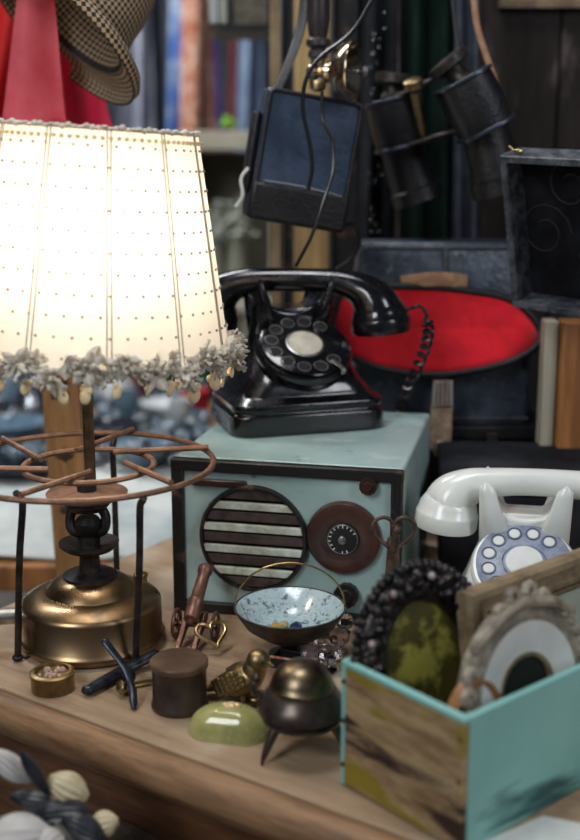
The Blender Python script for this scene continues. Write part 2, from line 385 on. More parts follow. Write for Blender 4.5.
# ================================================================== TELEPHONES
def telephone(M, label, body_m, dial_m, wheel_m, cap_m, hs_rot, ring_m, sticker=False, hx0=0.0, DS=1.15, pw=.0035, dz=0.0):
    ph = thing('rotary_telephone', label, 'telephone', M)
    secs = [(.000, .093, -.070, .068), (.004, .095, -.072, .070), (.026, .095, -.072, .070), (.028, .092, -.069, .068), (.031, .0915, -.0685, .0675),
            (.033, .0935, -.0705, .069), (.040, .0935, -.0705, .069), (.043, .089, -.066, .066), (.048, .083, -.062, .064),
            (.056, .077, -.061, .062), (.066, .070, -.057, .060), (.078, .065, -.045, .058), (.092, .060, -.028, .057),
            (.106, .054, -.010, .056), (.120, .049, .004, .054), (.134, .046, .010, .053), (.146, .047, .012, .053), (.151, .046, .013, .052)]
    b = B(); rs = []
    for z, hx, yf, yb in secs:
        cy = (yf+yb)/2; hy = (yb-yf)/2
        r = .024 if z < .045 else min(.030, hy*.9)
        nn = 1 if z < .0 else 6
        rs.append(b.ring([Vector((x_, y_+cy, z)) for x_, y_ in rrect(hx, hy, r, nn)]))
    b.skin(rs); body = b.build('body', body_m, ph, ang=28)
    q = body.modifiers.new('bevel', 'BEVEL'); q.width = .0012; q.segments = 2; q.limit_method = 'ANGLE'; q.angle_limit = R(28)
    for sx in (-1, 1):
        for sy in (-1, 1):
            pass
    # dial
    nrm = Vector((0, -math.sin(R(36)), math.cos(R(36)))); DM = TR(.001, -.026, .0985) @ RX(36) @ SC(DS)
    b = B(); b.lathe([(.049, -.012), (.0515, 0), (.0515, .006), (.049, .009), (0, .009)], 56, DM); dl = b.build('dial', dial_m, ph)
    # finger wheel with ten finger holes
    wr, hr = .0465, .0068
    b = B(); b.lathe([(wr, .0095), (wr, .0115), (wr-.001, .0122), (.0215, .0122), (.0215, .0095)], 56, DM, cap=(False, False)); b.build('finger_wheel', wheel_m, dl)
    hb = B(); hd = B()
    for k in range(10):
        a = R(48+k*29.5); cx, cy = .0352*math.cos(a), .0352*math.sin(a)
        hb.torus((cx, cy, .0126), hr, .0009, 20, 6, DM); hd.lathe([(hr-.0016, .0121), (hr-.0016, .01265), (0, .01265)], 16, DM @ TR(cx, cy, 0))
    hb.build('finger_hole_rims', ring_m, dl); hd.build('finger_holes', cap_m if body_m is WHITEP else BLACKP, dl)
    b = B(); b.lathe([(.0205, .0122), (.0205, .0136), (.019, .0142), (.0175, .0142)], 40, DM, cap=(False, False)); b.build('centre_ring', GREYM if body_m is BAKE else BLUED, dl)
    b = B(); b.lathe([(.0178, .0125), (.0178, .0146), (.012, .0152), (0, .0154)], 40, DM); b.build('centre_card', CREAM if body_m is BAKE else WHITEM, dl)
    b = B(); b.prism([(.018, -.030), (.022, -.0275), (.031, -.0385), (.027, -.0425)], .002, DM, .0140); b.box((.030, -.0415, .011), (.005, .005, .007), DM); b.build('finger_stop', GREYM, dl, bevel=.0008)
    # cradle
    for sx in (-1, 1):
        b = B()
        for y0, y1 in ((.022, -.002), (.044, .066)):
            rs = []
            for t in range(13):
                k = t/12; zz = .108+.084*k; xx = sx*(.030+.015*k); yy = y0+(y1-y0)*math.sin(min(k*1.5, 1)*PI/2)
                wx = .013*(1-k)**1.2+pw; wy = .0095*(1-k)+.0045
                e_ = math.sqrt(max(0, 1-max(0, (k-.86)/.14)**2))*.96+.04; wx *= e_; wy *= e_
                rs.append(b.ring([Vector((xx+wx*math.cos(2*PI*j_/20), yy+wy*math.sin(2*PI*j_/20), zz)) for j_ in range(20)]))
            b.skin(rs)
        b.build('cradle_prong', body_m, ph)
    out = [(-.046, .135), (.046, .135), (.044, .172)]
    for k in range(13):
        a = PI*k/12; out.append((.036*math.cos(a), .172-.026*math.sin(a)))
    out.append((-.044, .172))
    b = B(); b.prism([(x_, z_) for x_, z_ in out], .050, TR(0, .057, 0) @ RX(90)); b.build('cradle_saddle', body_m, ph, bevel=.004, seg=3)
    # handset
    HM = TR(hx0, .032, 0) @ RZ(hs_rot) @ TR(0, 0, -.002)
    pts = [(-.104, .141+dz, .031), (-.102, .152+dz, .0305), (-.094, .165+dz*.6, .0270), (-.079, .1765+dz*.3, .0215), (-.058, .184, .0178), (-.03, .1865, .0162), (0, .187, .016)]
    pts = pts + [(-x_, z_, r_) for x_, z_, r_ in reversed(pts[:-1])]
    sm = catmull([(x_, z_, r_) for x_, z_, r_ in pts], 4)
    b = B(); b.tube([HM @ Vector((p.x, 0, p.y)) for p in sm], [p.z for p in sm], 20); hs = b.build('handset', body_m, ph, ang=60)
    for sx in (-1, 1):
        CM = HM @ TR(sx*.105, 0, .152+dz) @ RY(sx*-6) @ RX(180)
        b = B(); b.lathe([(.012, -.014), (.026, -.008), (.0335, .004), (.0350, .012), (.0360, .013), (.0368, .016), (.0372, .029), (.0355, .033), (.026, .035), (0, .032)], 40, CM)
        b.build('mouthpiece' if sx > 0 else 'earpiece', body_m, hs)
    if sticker:
        b = B(); b.box((-.0955, -.028, .0145), (.0008, .040, .017)); b.build('side_sticker', mat('blue_grey_sticker', (.20, .23, .28), .4, c2=(.06, .08, .12), scale=120), ph)
        for k in range(4):
            pass
    return ph, HM
# black telephone: front edge middle found on the radio top
pf = onz(313, 434, .75+RH)
PHM = TR(pf.x, pf.y, .75+RH) @ RZ(17) @ TR(0, .072, 0) @ SC(1.04, 1.04, .96)
ph1, HM1 = telephone(PHM, 'glossy black rotary telephone with cream dial centre standing on the aqua radio', BAKE, BAKE, BAKE, BLACKP, -24, GREYM, True, hx0=.008)
WS = .93
WPM = TR(.249, 1.182, .75) @ RZ(-11) @ SC(WS)
ph2, HM2 = telephone(WPM, 'ivory white rotary telephone with blue dial behind the crate of frames', WHITEP, WHITEP, BLUED, WHITEM, 2, mat('dark_hole_rim', (.09, .11, .17), .4), pw=.0085, dz=.009, hx0=.017)

# curly cord of the black telephone
start = PHM @ HM1 @ Vector((.138, -.004, .150)); 
path = catmull([start, start+Vector((.018, -.004, .004)), ony(428, 322, 1.41), ony(426, 345, 1.43), ony(415, 372, 1.47), ony(404, 398, 1.52), ony(396, 420, 1.60)], 10)
b = B(); pts = []
nT = 14; tot = len(path)-1
for i in range(0, nT*14+40):
    k = i/(nT*14+39); s_ = k*tot; j = min(int(s_), tot-1); p = path[j].lerp(path[j+1], s_-j); t = (path[j+1]-path[j]).normalized()
    q = max(0, (k-.28)/.72); ph_ = q*nT*2*PI; rr = .0058*min(1, q*12)
    u_ = t.cross(Vector((0, 1, 0))).normalized(); v_ = t.cross(u_)
    pts.append(p+(u_*math.cos(ph_)+v_*math.sin(ph_))*rr)
b.tube(pts, .0023, 7); o = b.build('handset_cord', BLKC, ph1); o.matrix_parent_inverse = PHM.inverted()

# ================================================================== STOVE LAMP
sc_ = onz(93, 641); SM = TR(sc_.x, sc_.y, .75)
st = thing('paraffin_stove', 'round brass pressure stove with wire pot ring on three legs, made into a lamp base', 'stove', SM)
b = B(); b.lathe([(.060, 0), (.072, .001), (.0775, .005), (.079, .0085), (.0775, .012), (.0752, .014), (.0752, .0455), (.0745, .0485), (.0715, .0515), (.062, .0565), (.051, .0610),
                  (.0485, .0605), (.046, .0635), (.040, .0700), (.033, .0735), (.028, .0755), (.0, .0755)], 72, ); tank = b.build('fuel_tank', TANKB, st, ang=50)
b = B(); b.lathe([(.029, .075), (.029, .0775), (.024, .080), (.012, .082), (.0105, .098), (.013, .102), (.026, .106), (.0315, .111), (.032, .114), (.0295, .1135), (.012, .109), (.012, .118), (.0085, .120), (.0085, .135),
                  (.0, .136)], 40); b.build('spirit_cup', IRON, st)
b = B()
for sx in (-1, 1):
    b.tube(catmull([(sx*.005, 0, .122), (sx*.017, -.003, .128), (sx*.0185, 0, .143), (sx*.010, .002, .156)], 5), .0052, 10)
b.lathe([(.008, .12), (.014, .126), (.015, .136), (.010, .142)], 20); b.lathe([(.019, .150), (.024, .156), (.022, .163), (.008, .1635)], 32); b.build('burner_tubes', IRON, st)
b = B(); b.lathe([(.006, .162), (.034, .1625), (.0425, .167), (.043, .1685), (.034, .168), (.006, .171)], 48); b.build('flame_spreader', COPPER, st)
b = B(); b.lathe([(.010, .168), (.0105, .178), (.009, .182)], 24); b.build('rod_socket', BLACKP, st)
# wire pot ring
zr = .2; RR = .137; ox = -.003
b = B(); b.torus((ox, 0, zr), RR, .0032, 72, 8); b.torus((ox+.006, 0, zr-.002), .068, .0031, 48, 8)
for a in (20, 75, 140, 195, 255, 318):
    ca, sa = math.cos(R(a)), math.sin(R(a)); cb, sb = math.cos(R(a+34)), math.sin(R(a+34))
    b.tube([(ox+RR*1.0*ca, RR*1.0*sa, zr+.0055), (ox+.045*cb, .045*sb, zr+.003)], .0032, 8)
b.build('pot_ring', COPPER, st)
legs = [((18, 661), (20, 493)), ((147, 641), (141, 498)), (None, (113, 441))]
for base, tp in legs:
    t3 = onz(*tp, .75+zr-.004); tx, ty = t3.x-sc_.x, t3.y-sc_.y
    if base: q = onz(*base); bx, by = q.x-sc_.x, q.y-sc_.y
    else: bx, by = tx*.96, ty*.96
    if base and bx > 0: bx, by = .055, -.066
    dd = Vector((tx, ty, 0)).normalized()
    pts = [Vector((tx, ty, zr-.002))+dd*.006]+catmull([Vector((tx, ty, zr-.006))+dd*.003, Vector((tx, ty, zr-.016))-dd*.003, Vector((tx*.7+bx*.3, ty*.7+by*.3, .130)), Vector((bx*.7+tx*.3, by*.7+ty*.3, .06)), Vector((bx, by, .003))], 6)
    b = B(); b.tube(pts, .0036, 10); b.ell((bx, by, .004), (.006, .006, .004)); b.build('leg', IRON, st)
b = B(); b.cyl((-.074, -.01, .034), (-.112, -.018, .034), .0085); b.lathe([(.010, 0), (.012, .004), (.010, .009)], 20, along((-.112, -.018, .034), (-1, -.2, 0))); b.build('pump_barrel', GREYM, st)
b = B(); b.cyl((-.12, -.019, .034), (-.150, -.025, .028), .014, .012, 20); b.build('pump_knob', BLACKP, st, bevel=.002)
b = B(); b.lathe([(.007, 0), (.007, .006), (.008, .007), (.008, .010), (.005, .012), (0, .012)], 20, TR(.050, .030, .056)); b.build('filler_cap', BRASSB, st)

tilt = RY(2.6)
LM = TR(onz(93, 641).x+.004, sc_.y, .926) 
lp = thing('table_lamp', 'lit cream pleated lampshade with grey flower trim on a rod rising from the brass stove', 'lamp', LM)
zt = 1.293-.926; zb_ = 1.075-.926; rT, rB = .1020, .1440; oxs = .010
LT = TR(oxs, 0, (zt+zb_)/2) @ RY(3.6) @ TR(0, 0, -(zt+zb_)/2)
b = B(); b.tube([(0, 0, .0), (0, 0, .11), (.006, 0, .22)], .0062, 14); b.build('rod', mat('bronze_rod', (.20, .13, .075), .35, .8, c2=(.10, .07, .04), scale=60), lp)
b = B(); b.lathe([(.010, .20), (.016, .205), (.016, .245), (.012, .25)], 24, TR(.006, 0, 0)); b.build('bulb_socket', BLACKP, lp)
b = B(); b.lathe([(.010, .25), (.014, .262), (.026, .285), (.028, .298), (.022, .315), (0, .325)], 28, TR(.006, 0, 0)); b.build('bulb', BULB, lp)
b = B(); npl = 240; rs = []
for t in range(15):
    k = t/14; r = rB+(rT-rB)*k; z = zb_+(zt-zb_)*k
    rs.append(b.ring([LT @ Vector(((r+.0010*(j % 2))*math.cos(2*PI*j/npl), (r+.0010*(j % 2))*math.sin(2*PI*j/npl), z)) for j in range(npl)]))
b.skin(rs, cap=(False, False)); sh = b.build('lamp_shade', SHADE, lp, ang=80)
b = B()
for k in range(12):
    a = 2*PI*k/12+.30
    for da in (-.016, .016):
        p0 = LT @ Vector(((rB+.0012)*math.cos(a+da), (rB+.0012)*math.sin(a+da), zb_)); p1 = LT @ Vector(((rT+.0012)*math.cos(a+da), (rT+.0012)*math.sin(a+da), zt))
        b.tube([p0, p1], .0006, 6)
b.build('seam', SEAM, sh)
b = B()
for row in range(11):
    k = (row+.6)/11.5; r = rB+(rT-rB)*k+.0016; z = zb_+(zt-zb_)*k; nn = 52
    for j in range(nn):
        a = 2*PI*(j+.5*(row % 2))/nn; b.ell(LT @ Vector((r*math.cos(a), r*math.sin(a), z)), .0014, 6, m=4)
b.build('bead_dots', SEAM, sh)
b = B()
for j in range(120):
    a = 2*PI*j/120; b.ell(LT @ Vector(((rT+.001)*math.cos(a), (rT+.001)*math.sin(a), zt-.001+.001*math.sin(j*2.2))), (.0034, .0034, .0022+.0008*math.sin(j*1.3)), 6, m=4)
b.torus((0, 0, zt-.002), rT+.0005, .0018, 90, 6, LT)
b.build('top_band', mat('shade_band', (.74, .66, .55), .8, c2=(.55, .46, .36), scale=90), sh)
b = B()
for j in range(90):
    a = 2*PI*j/90; b.ell(LT @ Vector(((rT+.004)*math.cos(a), (rT+.004)*math.sin(a), zt-.010)), .0022, 6, m=4)
b.build('top_beading', GOLDT, sh)
b = B()
for j in range(60):
    a = 2*PI*j/60; b.tube([LT @ Vector(((rB+.002)*math.cos(a), (rB+.002)*math.sin(a), zb_+.004)), LT @ Vector(((rB+.003)*math.cos(a+.05), (rB+.003)*math.sin(a+.05), zb_-.006+.004*math.sin(j*2.1))),], .004, 6)
b.torus((0, 0, zb_), rB+.001, .0035, 72, 6, LT); b.build('lower_band', TRIMF, sh)
def rosette(sd):
    b = B(); q_ = random.Random(sd)
    for L_ in range(3):
        n_ = 5-L_; rr = .0105-.003*L_
        for k in range(n_):
            a = 360*k/n_+L_*40+q_.uniform(-25, 25)
            Mp = RZ(a) @ TR(rr*.66, 0, .001+.003*L_) @ RY(-20-20*L_+q_.uniform(-35, 25)) @ RX(q_.uniform(-30, 30))
            ln = rr*q_.uniform(.55, .95); wd = rr*q_.uniform(.28, .45); top = []; n2 = 7
            r0 = b.ring([Mp @ Vector((-ln*.8+1.8*ln*t/n2, wd*math.sin(PI*(t+.4)/(n2+.8)), .0012*math.sin(t*1.9+k))) for t in range(n2+1)])
            r1 = b.ring([Mp @ Vector((-ln*.8+1.8*ln*t/n2, 0, .0018)) for t in range(n2+1)])
            r2 = b.ring([Mp @ Vector((-ln*.8+1.8*ln*t/n2, -wd*math.sin(PI*(t+.4)/(n2+.8)), .0012*math.sin(t*1.5+k))) for t in range(n2+1)])
            b.skin([r0, r1, r2], closed=False)
    return b
protos = []
NR = 58
for k in range(NR):
    a = 2*PI*k/NR; rr = rB+.004+.003*math.sin(k*1.9)
    p = LT @ Vector((rr*math.cos(a), rr*math.sin(a), zb_+.003+.009*math.sin(k*2.3))); d = LT.to_3x3() @ Vector((math.cos(a+.5*math.sin(k*2.9)), math.sin(a+.5*math.sin(k*2.9)), -.1+.7*math.sin(k*1.7)))
    if k < 5: o = rosette(k).build('trim_flower', TRIMT, sh, solid=.0004); protos.append(o)
    else: o = protos[k % 5].copy(); COL.objects.link(o); o.parent = sh
    o.matrix_local = along(p, d, k*37) @ SC(1.12+.3*math.sin(k*3.1))
def drop():
    b = B(); b.ell((0, 0, -.008), (.0042, .002, .0055), 10, m=6); b.ell((-.0022, 0, -.0035), (.0028, .0018, .0028), 8, m=5); b.ell((.0022, 0, -.0035), (.0028, .0018, .0028), 8, m=5); b.cyl((0, 0, -.003), (0, 0, .004), .0006); return b
proto = None
for k in range(34):
    a = 2*PI*(k+.4)/34; rr = rB+.004
    p = LT @ Vector((rr*math.cos(a), rr*math.sin(a), zb_-.010+.003*math.sin(k*2.9)))
    if proto is None: proto = drop().build('heart_drop', GOLDT, sh); o = proto
    else: o = proto.copy(); COL.objects.link(o); o.parent = sh
    o.matrix_local = Matrix.Translation(p) @ RZ(math.degrees(a)+90+40*math.sin(k*5)) @ RY(25*math.sin(k*2.2)) @ SC(1.25+.35*math.sin(k*1.3))
# bulb's light
pl = bpy.data.lights.new('lamp_bulb', 'POINT'); pl.energy = 1.05; pl.color = (1, .92, .80); pl.shadow_soft_size = .03
po = bpy.data.objects.new('lamp_bulb', pl); COL.objects.link(po); po.location = LM @ Vector((.010, -.04, .255))
po.parent = lp; po.matrix_parent_inverse = LM.inverted()

# ================================================================== CARVED POST
cpb = ony(77, 575, 1.5); cpt = ony(62, 375, 1.5)
dv = (cpt-cpb).normalized(); base = cpb+dv*((0-cpb.z)/dv.z)
CM_ = along(base, dv); CM_ = Matrix.Translation(base) @ Matrix.Rotation(math.atan2(dv.x, dv.z), 4, 'Y')
hp = (cpt.z)/dv.z+.07
cpst = thing('carved_post', 'brown carved wooden post with burnt leaf pattern standing behind the stove lamp', 'post', CM_)
b = B(); b.box((0, 0, hp/2), (.050, .042, hp)); b.build('post', CARVED, cpst, bevel=.006, seg=3)
for zc in (.70, .80, .875, .97, 1.06, 1.12):
    b = B(); b.ell((0, -.0212, zc), (.003, .0015, .003), 8, m=5)
    for k in range(7):
        a = R(-60+k*20); r0, r1 = .002, .015+.003*(k % 2)
        for sgn in ((1,) if zc != .97 else (1, -1)):
            b.tube([(r0*math.sin(a), -.0215, zc+sgn*r0*math.cos(a)), ((r0+r1)/2*math.sin(a), -.022, zc+sgn*(r0+r1)/2*math.cos(a)), (r1*math.sin(a), -.0215, zc+sgn*r1*math.cos(a))], [.0008, .0024, .0008], 6)
    b.build('burnt_leaf', BURNT, cpst)

# ================================================================== CRATE WITH FRAMES
F0 = onz(461, 856)
BM = TR(F0.x, F0.y, .75) @ RZ(40)
BX, BY, BH, TH = .33, .136, .113, .0055
cr = thing('wooden_crate', 'turquoise painted wooden crate with a bare stained end panel, full of old frames', 'crate', BM)
b = B(); b.box((BX/2+TH/2, TH/2, BH/2), (BX-TH, TH, BH)); b.build('side_panel', TURQ, cr, bevel=.0015)
b = B(); b.box((BX/2, BY-TH/2, BH/2), (BX, TH, BH)); b.build('side_panel', TURQ, cr, bevel=.0015)
ep = None
for xx in (-.0005, BX-TH+.0005):
    y0_ = 0 if xx < .1 else TH+.0002
    b = B(); b.box((xx+TH/2, (y0_+BY-TH)/2, BH/2-.001), (TH, BY-TH-y0_-.0005, BH-.008)); ep = b.build('end_panel', CRATEW, cr, bevel=.001)
    b = B(); b.box((xx+TH/2+.0002, (y0_+BY-TH)/2, BH-.0025), (TH+.0012, BY-TH-y0_, .005)); b.build('top_rim', TURQ, cr, bevel=.0012, label='turquoise painted rim above bare wood')
b = B(); b.box((BX/2, BY/2, .004), (BX-2*TH, BY-2*TH, .007)); b.build('base_board', CRATEW, cr)
for zz in (.02, .06, .095):
    for yy in (.004, BY-.004): b = B(); b.cyl((-.002, yy, zz), (.002, yy, zz), .0018, n=10); b.build('nail', RUST, cr)

def oval_ring(b, rx, ry, prof, n=64, M=I4):
    """frame moulding swept round an oval in the local XZ plane, prof = (outward, towards viewer)"""
    rs = []
    for j in range(n):
        a = 2*PI*j/n; c_, s_ = math.cos(a), math.sin(a)
        rs.append(b.ring([M @ Vector(((rx+o_)*c_, -d_, (ry+o_)*s_)) for o_, d_ in prof]))
    return b.skin(rs, loop=True)
def oval_disc(b, rx, ry, y, t, n=56, M=I4):
    return b.prism([(rx*math.cos(2*PI*j/n), ry*math.sin(2*PI*j/n)) for j in range(n)], t, M @ TR(0, y, 0) @ RX(90))

# dark ornate mirror
MM = BM @ TR(.070, .088, .010) @ RX(-13) @ RZ(-14)
mr = thing('oval_mirror', 'oval mirror with painted olive reflection in a dark beaded frame, leftmost in the crate', 'mirror', MM)
mc = TR(0, 0, .094)
b = B(); oval_disc(b, .040, .054, .004, .004, M=mc); b.build('mirror_glass', MIRG, mr)
b = B(); oval_ring(b, .040, .054, [(-.003, .0), (-.002, .006), (.003, .010), (.007, .007), (.010, .009), (.018, .008), (.022, .004), (.022, -.005), (0, -.005)], M=mc); b.build('frame', ORN, mr)
b = B(); b2 = B(); rnd = random.Random(3)
for j in range(64):
    a = 2*PI*j/64; r1 = .014+.006*math.sin(j*2.4)
    if math.sin(a) < -.80: continue
    c_, s_ = math.cos(a), math.sin(a)
    b.ell((0, 0, 0), (.0032+.003*rnd.random(), .0028+.002*rnd.random(), .0055+.005*rnd.random()), 8, mc @ TR((.040+r1)*c_, -.009, (.054+r1)*s_) @ RY(-math.degrees(a)+90+rnd.uniform(-55, 55)), 6)
    b.ell((0, 0, 0), (.0042, .0034, .0058), 8, mc @ TR((.040+.026)*c_, -.003, (.054+.026)*s_) @ RY(-math.degrees(a)+90+rnd.uniform(-30, 30)), 6)
    if j % 7 == 0: bb = B(); bb.ell((0, 0, 0), .0034, 8, mc @ TR((.040+.018)*c_, -.0135, (.054+.018)*s_), 6); bb.build('bead', PINKHL, mr)  # coloured beads stand in for highlights on the frame
b.build('leaf_ornament', ORN, mr)

# gold rectangular picture frame
GM = BM @ TR(.100, .076, .009) @ RX(-9)
GW, GH, gw = .27, .150, .024
gf = thing('picture_frame', 'rectangular old gilt picture frame with pale mount standing at the back of the crate', 'picture frame', GM)
def rect_frame(par, W_, H_, prof, m, name='frame'):
    b = B(); rs = []
    for cx_, cz_, sx_, sz_ in ((0, 0, 1, 1), (W_, 0, -1, 1), (W_, H_, -1, -1), (0, H_, 1, -1)):
        rs.append(b.ring([Vector((cx_+sx_*i_, -d_, cz_+sz_*i_)) for i_, d_ in prof]))
    b.skin(rs, loop=True); return b.build(name, m, par, ang=20)
rect_frame(gf, GW, GH, [(0, -.004), (0, .008), (.003, .012), (.009, .0125), (.0105, .009), (.018, .0095), (.0195, .013), (.024, .012), (.027, .005), (.030, .004), (.030, -.004)], OLDG)
rect_frame(gf, GW, GH, [(.0285, -.002), (.0285, .0062), (.0305, .0068), (.034, .003), (.035, -.002)], OLDG2, 'inner_slip')
b = B(); b.box((GW/2, .0, GH/2), (GW-.045, .002, GH-.045)); b.build('pale_mount', mat('faded_print', (.42, .44, .36), .35, c2=(.33, .36, .30), scale=20), gf)

# round wooden hoop and plaster oval frame in front
HM_ = BM @ TR(.050, .030, .009) @ RX(-6)
hoop = B(); oval_ring(hoop, .030, .046, [(-.004, 0), (-.003, .005), (.002, .008), (.006, .005), (.007, 0)], M=TR(0, 0, .056))
wf = thing('round_frame', 'plain orange-brown round wooden frame half hidden behind the plaster frame in the crate', 'picture frame', HM_)
hoop.build('frame', mat('orange_varnish_wood', (.33, .15, .05), .4, c2=(.22, .09, .03), scale=20), wf)
b = B(); oval_disc(b, .028, .044, .002, .003, M=TR(0, 0, .056)); b.build('backing', DARKG, wf)
OM = BM @ TR(.114, .0235, .009) @ RX(-10)
of = thing('oval_picture_frame', 'oval grey plaster frame with scrolled crest and wide white mount, front of the crate', 'picture frame', OM)
oc = TR(0, 0, .080); rx, ry = .073, .070
b = B(); oval_ring(b, rx-.014, ry-.014, [(0, -.003), (0, .006), (.004, .008), (.008, .005), (.014, .007), (.018, .003), (.018, -.004)], M=oc); b.build('frame', PLAST, of)
b = B(); oval_ring(b, .032, .029, [(0, 0), (0, .0035), (.028, .0075), (.028, 0)], M=oc); b.build('mount', WHITEM, of)
b = B(); oval_ring(b, .030, .027, [(0, 0), (0, .004), (.0035, .005), (.0035, 0)], M=oc); b.build('mount_rim', OLDG, of)
b = B(); oval_disc(b, .031, .028, .002, .003, M=oc); b.build('picture', DARKG, of)
b = B()
for j in range(40):
    a = 2*PI*j/40; c_, s_ = math.cos(a), math.sin(a); k = .5+.5*math.sin(j*2.5)
    b.ell((0, 0, 0), (.0035+.002*k, .0035, .007), 8, oc @ TR((rx+.002)*c_, -.006, (ry+.002)*s_) @ RY(-math.degrees(a)+rnd.uniform(-35, 35)), 6)
for cxx, czz, sg in ((-.028, .070, 1), (-.012, .080, 1), (.012, .080, -1), (.028, .070, -1), (-.058, .050, 1), (.058, .050, -1), (-.076, .014, 1), (-.070, .030, 1)):
    pts = [oc @ Vector((cxx+sg*(.0085-.0011*t)*math.cos(t*.8), -.007, czz+(.0085-.0011*t)*math.sin(t*.8))) for t in range(8)]
    b.tube(pts, [.0036]*6+[.003, .002], 8)
b.tube(catmull([oc @ Vector(p) for p in ((-.06, -.006, .052), (-.040, -.008, .064), (-.016, -.008, .071), (0, -.009, .074), (.016, -.008, .071), (.040, -.008, .064), (.06, -.006, .052))], 5), .0055, 8)
b.build('scroll_ornament', PLAST, of)
# glass scraps inside the crate
for (dx, dy, s_, lab) in ((.024, .045, .011, 'clear cut-glass lump at the left inside the crate'), (.040, .062, .009, 'smaller clear glass lump beside the mirror inside the crate')):
    b = B(); b.ell((0, 0, s_), (s_*1.1, s_, s_), 8, m=5); o = b.build('glass_lump', GLASS, None, flat=True); o.matrix_world = BM @ TR(dx, dy, .0078); tag(o, lab, 'glass ornament')
b = B()
for k in range(20):
    M_ = TR(.028+.014*rnd.random(), .05+.04*rnd.random(), .014+.05*rnd.random()) @ Euler((rnd.random()*3, rnd.random()*3, 0)).to_matrix().to_4x4()
    b.torus((0, 0, 0), .006+.004*rnd.random(), .0012, 16, 5, M_)
o = b.build('tangled_chain', IRON); o.matrix_world = BM; tag(o, 'tangled heap of dark wire links inside the crate by the mirror', 'chain', kind='stuff')

# paper in front of the crate
q = onz(543, 817); pp_ = [onz(*c_)-q for c_ in ((543, 817), (650, 838), (600, 890), (462, 852))]
b = B(); b.prism([(p.x, p.y) for p in pp_], .0008); o = b.build('paper_sheet', WHITEM); o.matrix_world = TR(q.x, q.y, .7503); tag(o, 'white sheet of paper lying on the table in front of the crate', 'paper')

# ================================================================== SMALL OBJECTS ON THE TABLE
def mpp(px, py, z=.75):   # metres per pixel there
    p = onz(px, py, z); return (p.y*CP+(CAM_H-z)*SP)/FPX
# brass trinket box
q = onz(53, 689); u = mpp(53, 689)
tbx = thing('trinket_box', 'small round brass box with a pale crusted centre, at the left table edge', 'box', TR(q.x, q.y, .75))
r = 21.5*u; b = B(); b.lathe([(r*.96, 0), (r, .002), (r, .014), (r*1.03, .015), (r*1.03, .0185), (r*.9, .020), (r*.80, .020), (r*.78, .0165), (0, .0165)], 40); b.build('case', BRASS, tbx)
b = B()
for k in range(26): a = rnd.random()*6.28; rr = r*.6*math.sqrt(rnd.random()); b.ell((rr*math.cos(a), rr*math.sin(a), .0175), (.0022, .0022, .0026), 7, m=5)
b.build('pale_rosette', mat('pale_crust', (.55, .40, .30), .6, c2=(.35, .22, .16), scale=90), tbx)
# dark pot
q = onz(180, 706); u = mpp(180, 706); r = 28.5*u
dp = thing('lidded_pot', 'small dark turned round pot with flat brown lid between tongs and bird', 'pot', TR(q.x, q.y, .75)); hz = .050
b = B(); b.lathe([(r*.95, 0), (r, .002), (r, .005), (r*.95, .007), (r*.95, .040), (r*.97, .042)], 44); b.build('pot', POTD, dp)
b = B(); b.lathe([(r*.97, .042), (r*1.02, .0425), (r*1.02, .0470), (r*.97, .0485), (r*.80, .0490), (r*.3, .0495), (.003, .0505), (0, .0505)], 44); b.build('lid', mat('brown_lid', (.09, .05, .03), .35, c2=(.16, .10, .06), scale=30), dp)
# iron tongs: two curved bars with a pivot
tg = thing('iron_tongs', 'blue-black curved iron tongs lying in front of the brass stove', 'tongs', TR(*onz(128, 680)))
o0 = onz(128, 680)
def loc_(px, py, z): return onz(px, py, .75+z)-o0
b = B(); b.tube(catmull([loc_(103, 639, .050), loc_(113, 652, .040), loc_(125, 668, .028), loc_(132, 688, .014), loc_(134, 709, .003)], 7), [.0022]+[.0042]*26+[.0030, .002][:2], 10, flat=.7); b.build('arm', IRONB, tg)
b = B(); pts = catmull([loc_(84, 692, .006), loc_(100, 683, .007), loc_(120, 672, .007), loc_(140, 662, .010), loc_(158, 652, .014)], 7)
b.tube(pts, [.004]+[.0068]*(len(pts)-2)+[.004], 10, flat=.7); b.build('arm', IRONB, tg, label='thicker straight arm')
b = B(); b.ell(loc_(129, 676, .016), (.007, .007, .008), 14); b.build('pivot', IRONB, tg)
# tiny brass bell knob and strip
q = onz(125, 697); b = B(); b.lathe([(.007, 0), (.0075, .003), (.005, .007), (.003, .010), (.0035, .012), (0, .013)], 24, TR(0, .0075, .0075) @ RX(90)); o = b.build('button', BRASS); o.matrix_world = TR(q.x-.002, q.y, .75); tag(o, 'tiny round brass button lying under the tongs', 'button')
b = B(); b.box((0, 0, .0015), (.034, .010, .003)); o = b.build('brass_strip', BRASSB, bevel=.0008); q = onz(143, 690); o.matrix_world = TR(q.x+.001, q.y+.012, .75) @ RZ(20); tag(o, 'flat yellow brass strip lying behind the tongs beside the dark pot', 'strip')
# small things beside the stove
q = onz(143, 655)
# toy cannon
q = onz(196, 645); CNM = TR(q.x-.002, q.y+.012, .75) @ RZ(78)
cn = thing('toy_cannon', 'little reddish bronze cannon on a spoked carriage beside the radio', 'ornament', CNM)
b = B(); b.lathe([(.001, -.006), (.004, -.004), (.003, -.001), (.008, 0), (.0088, .004), (.0085, .02), (.0092, .021), (.0092, .024), (.0075, .026), (.0066, .062), (.0082, .064), (.0086, .069), (.0075, .072), (.0042, .072), (.0040, .060), (0, .060)], 28, along((-.014, 0, .030), (.82, 0, .50))); b.build('barrel', CANB, cn)
b = B(); b.prism([(-.045, 0), (-.040, 0), (.012, .020), (.014, .028), (.004, .030), (-.010, .022)], .006, TR(0, -.009, .001) @ RX(90), -.003); b.prism([(-.045, 0), (-.040, 0), (.012, .020), (.014, .028), (.004, .030), (-.010, .022)], .006, TR(0, .009, .001) @ RX(90), -.003)
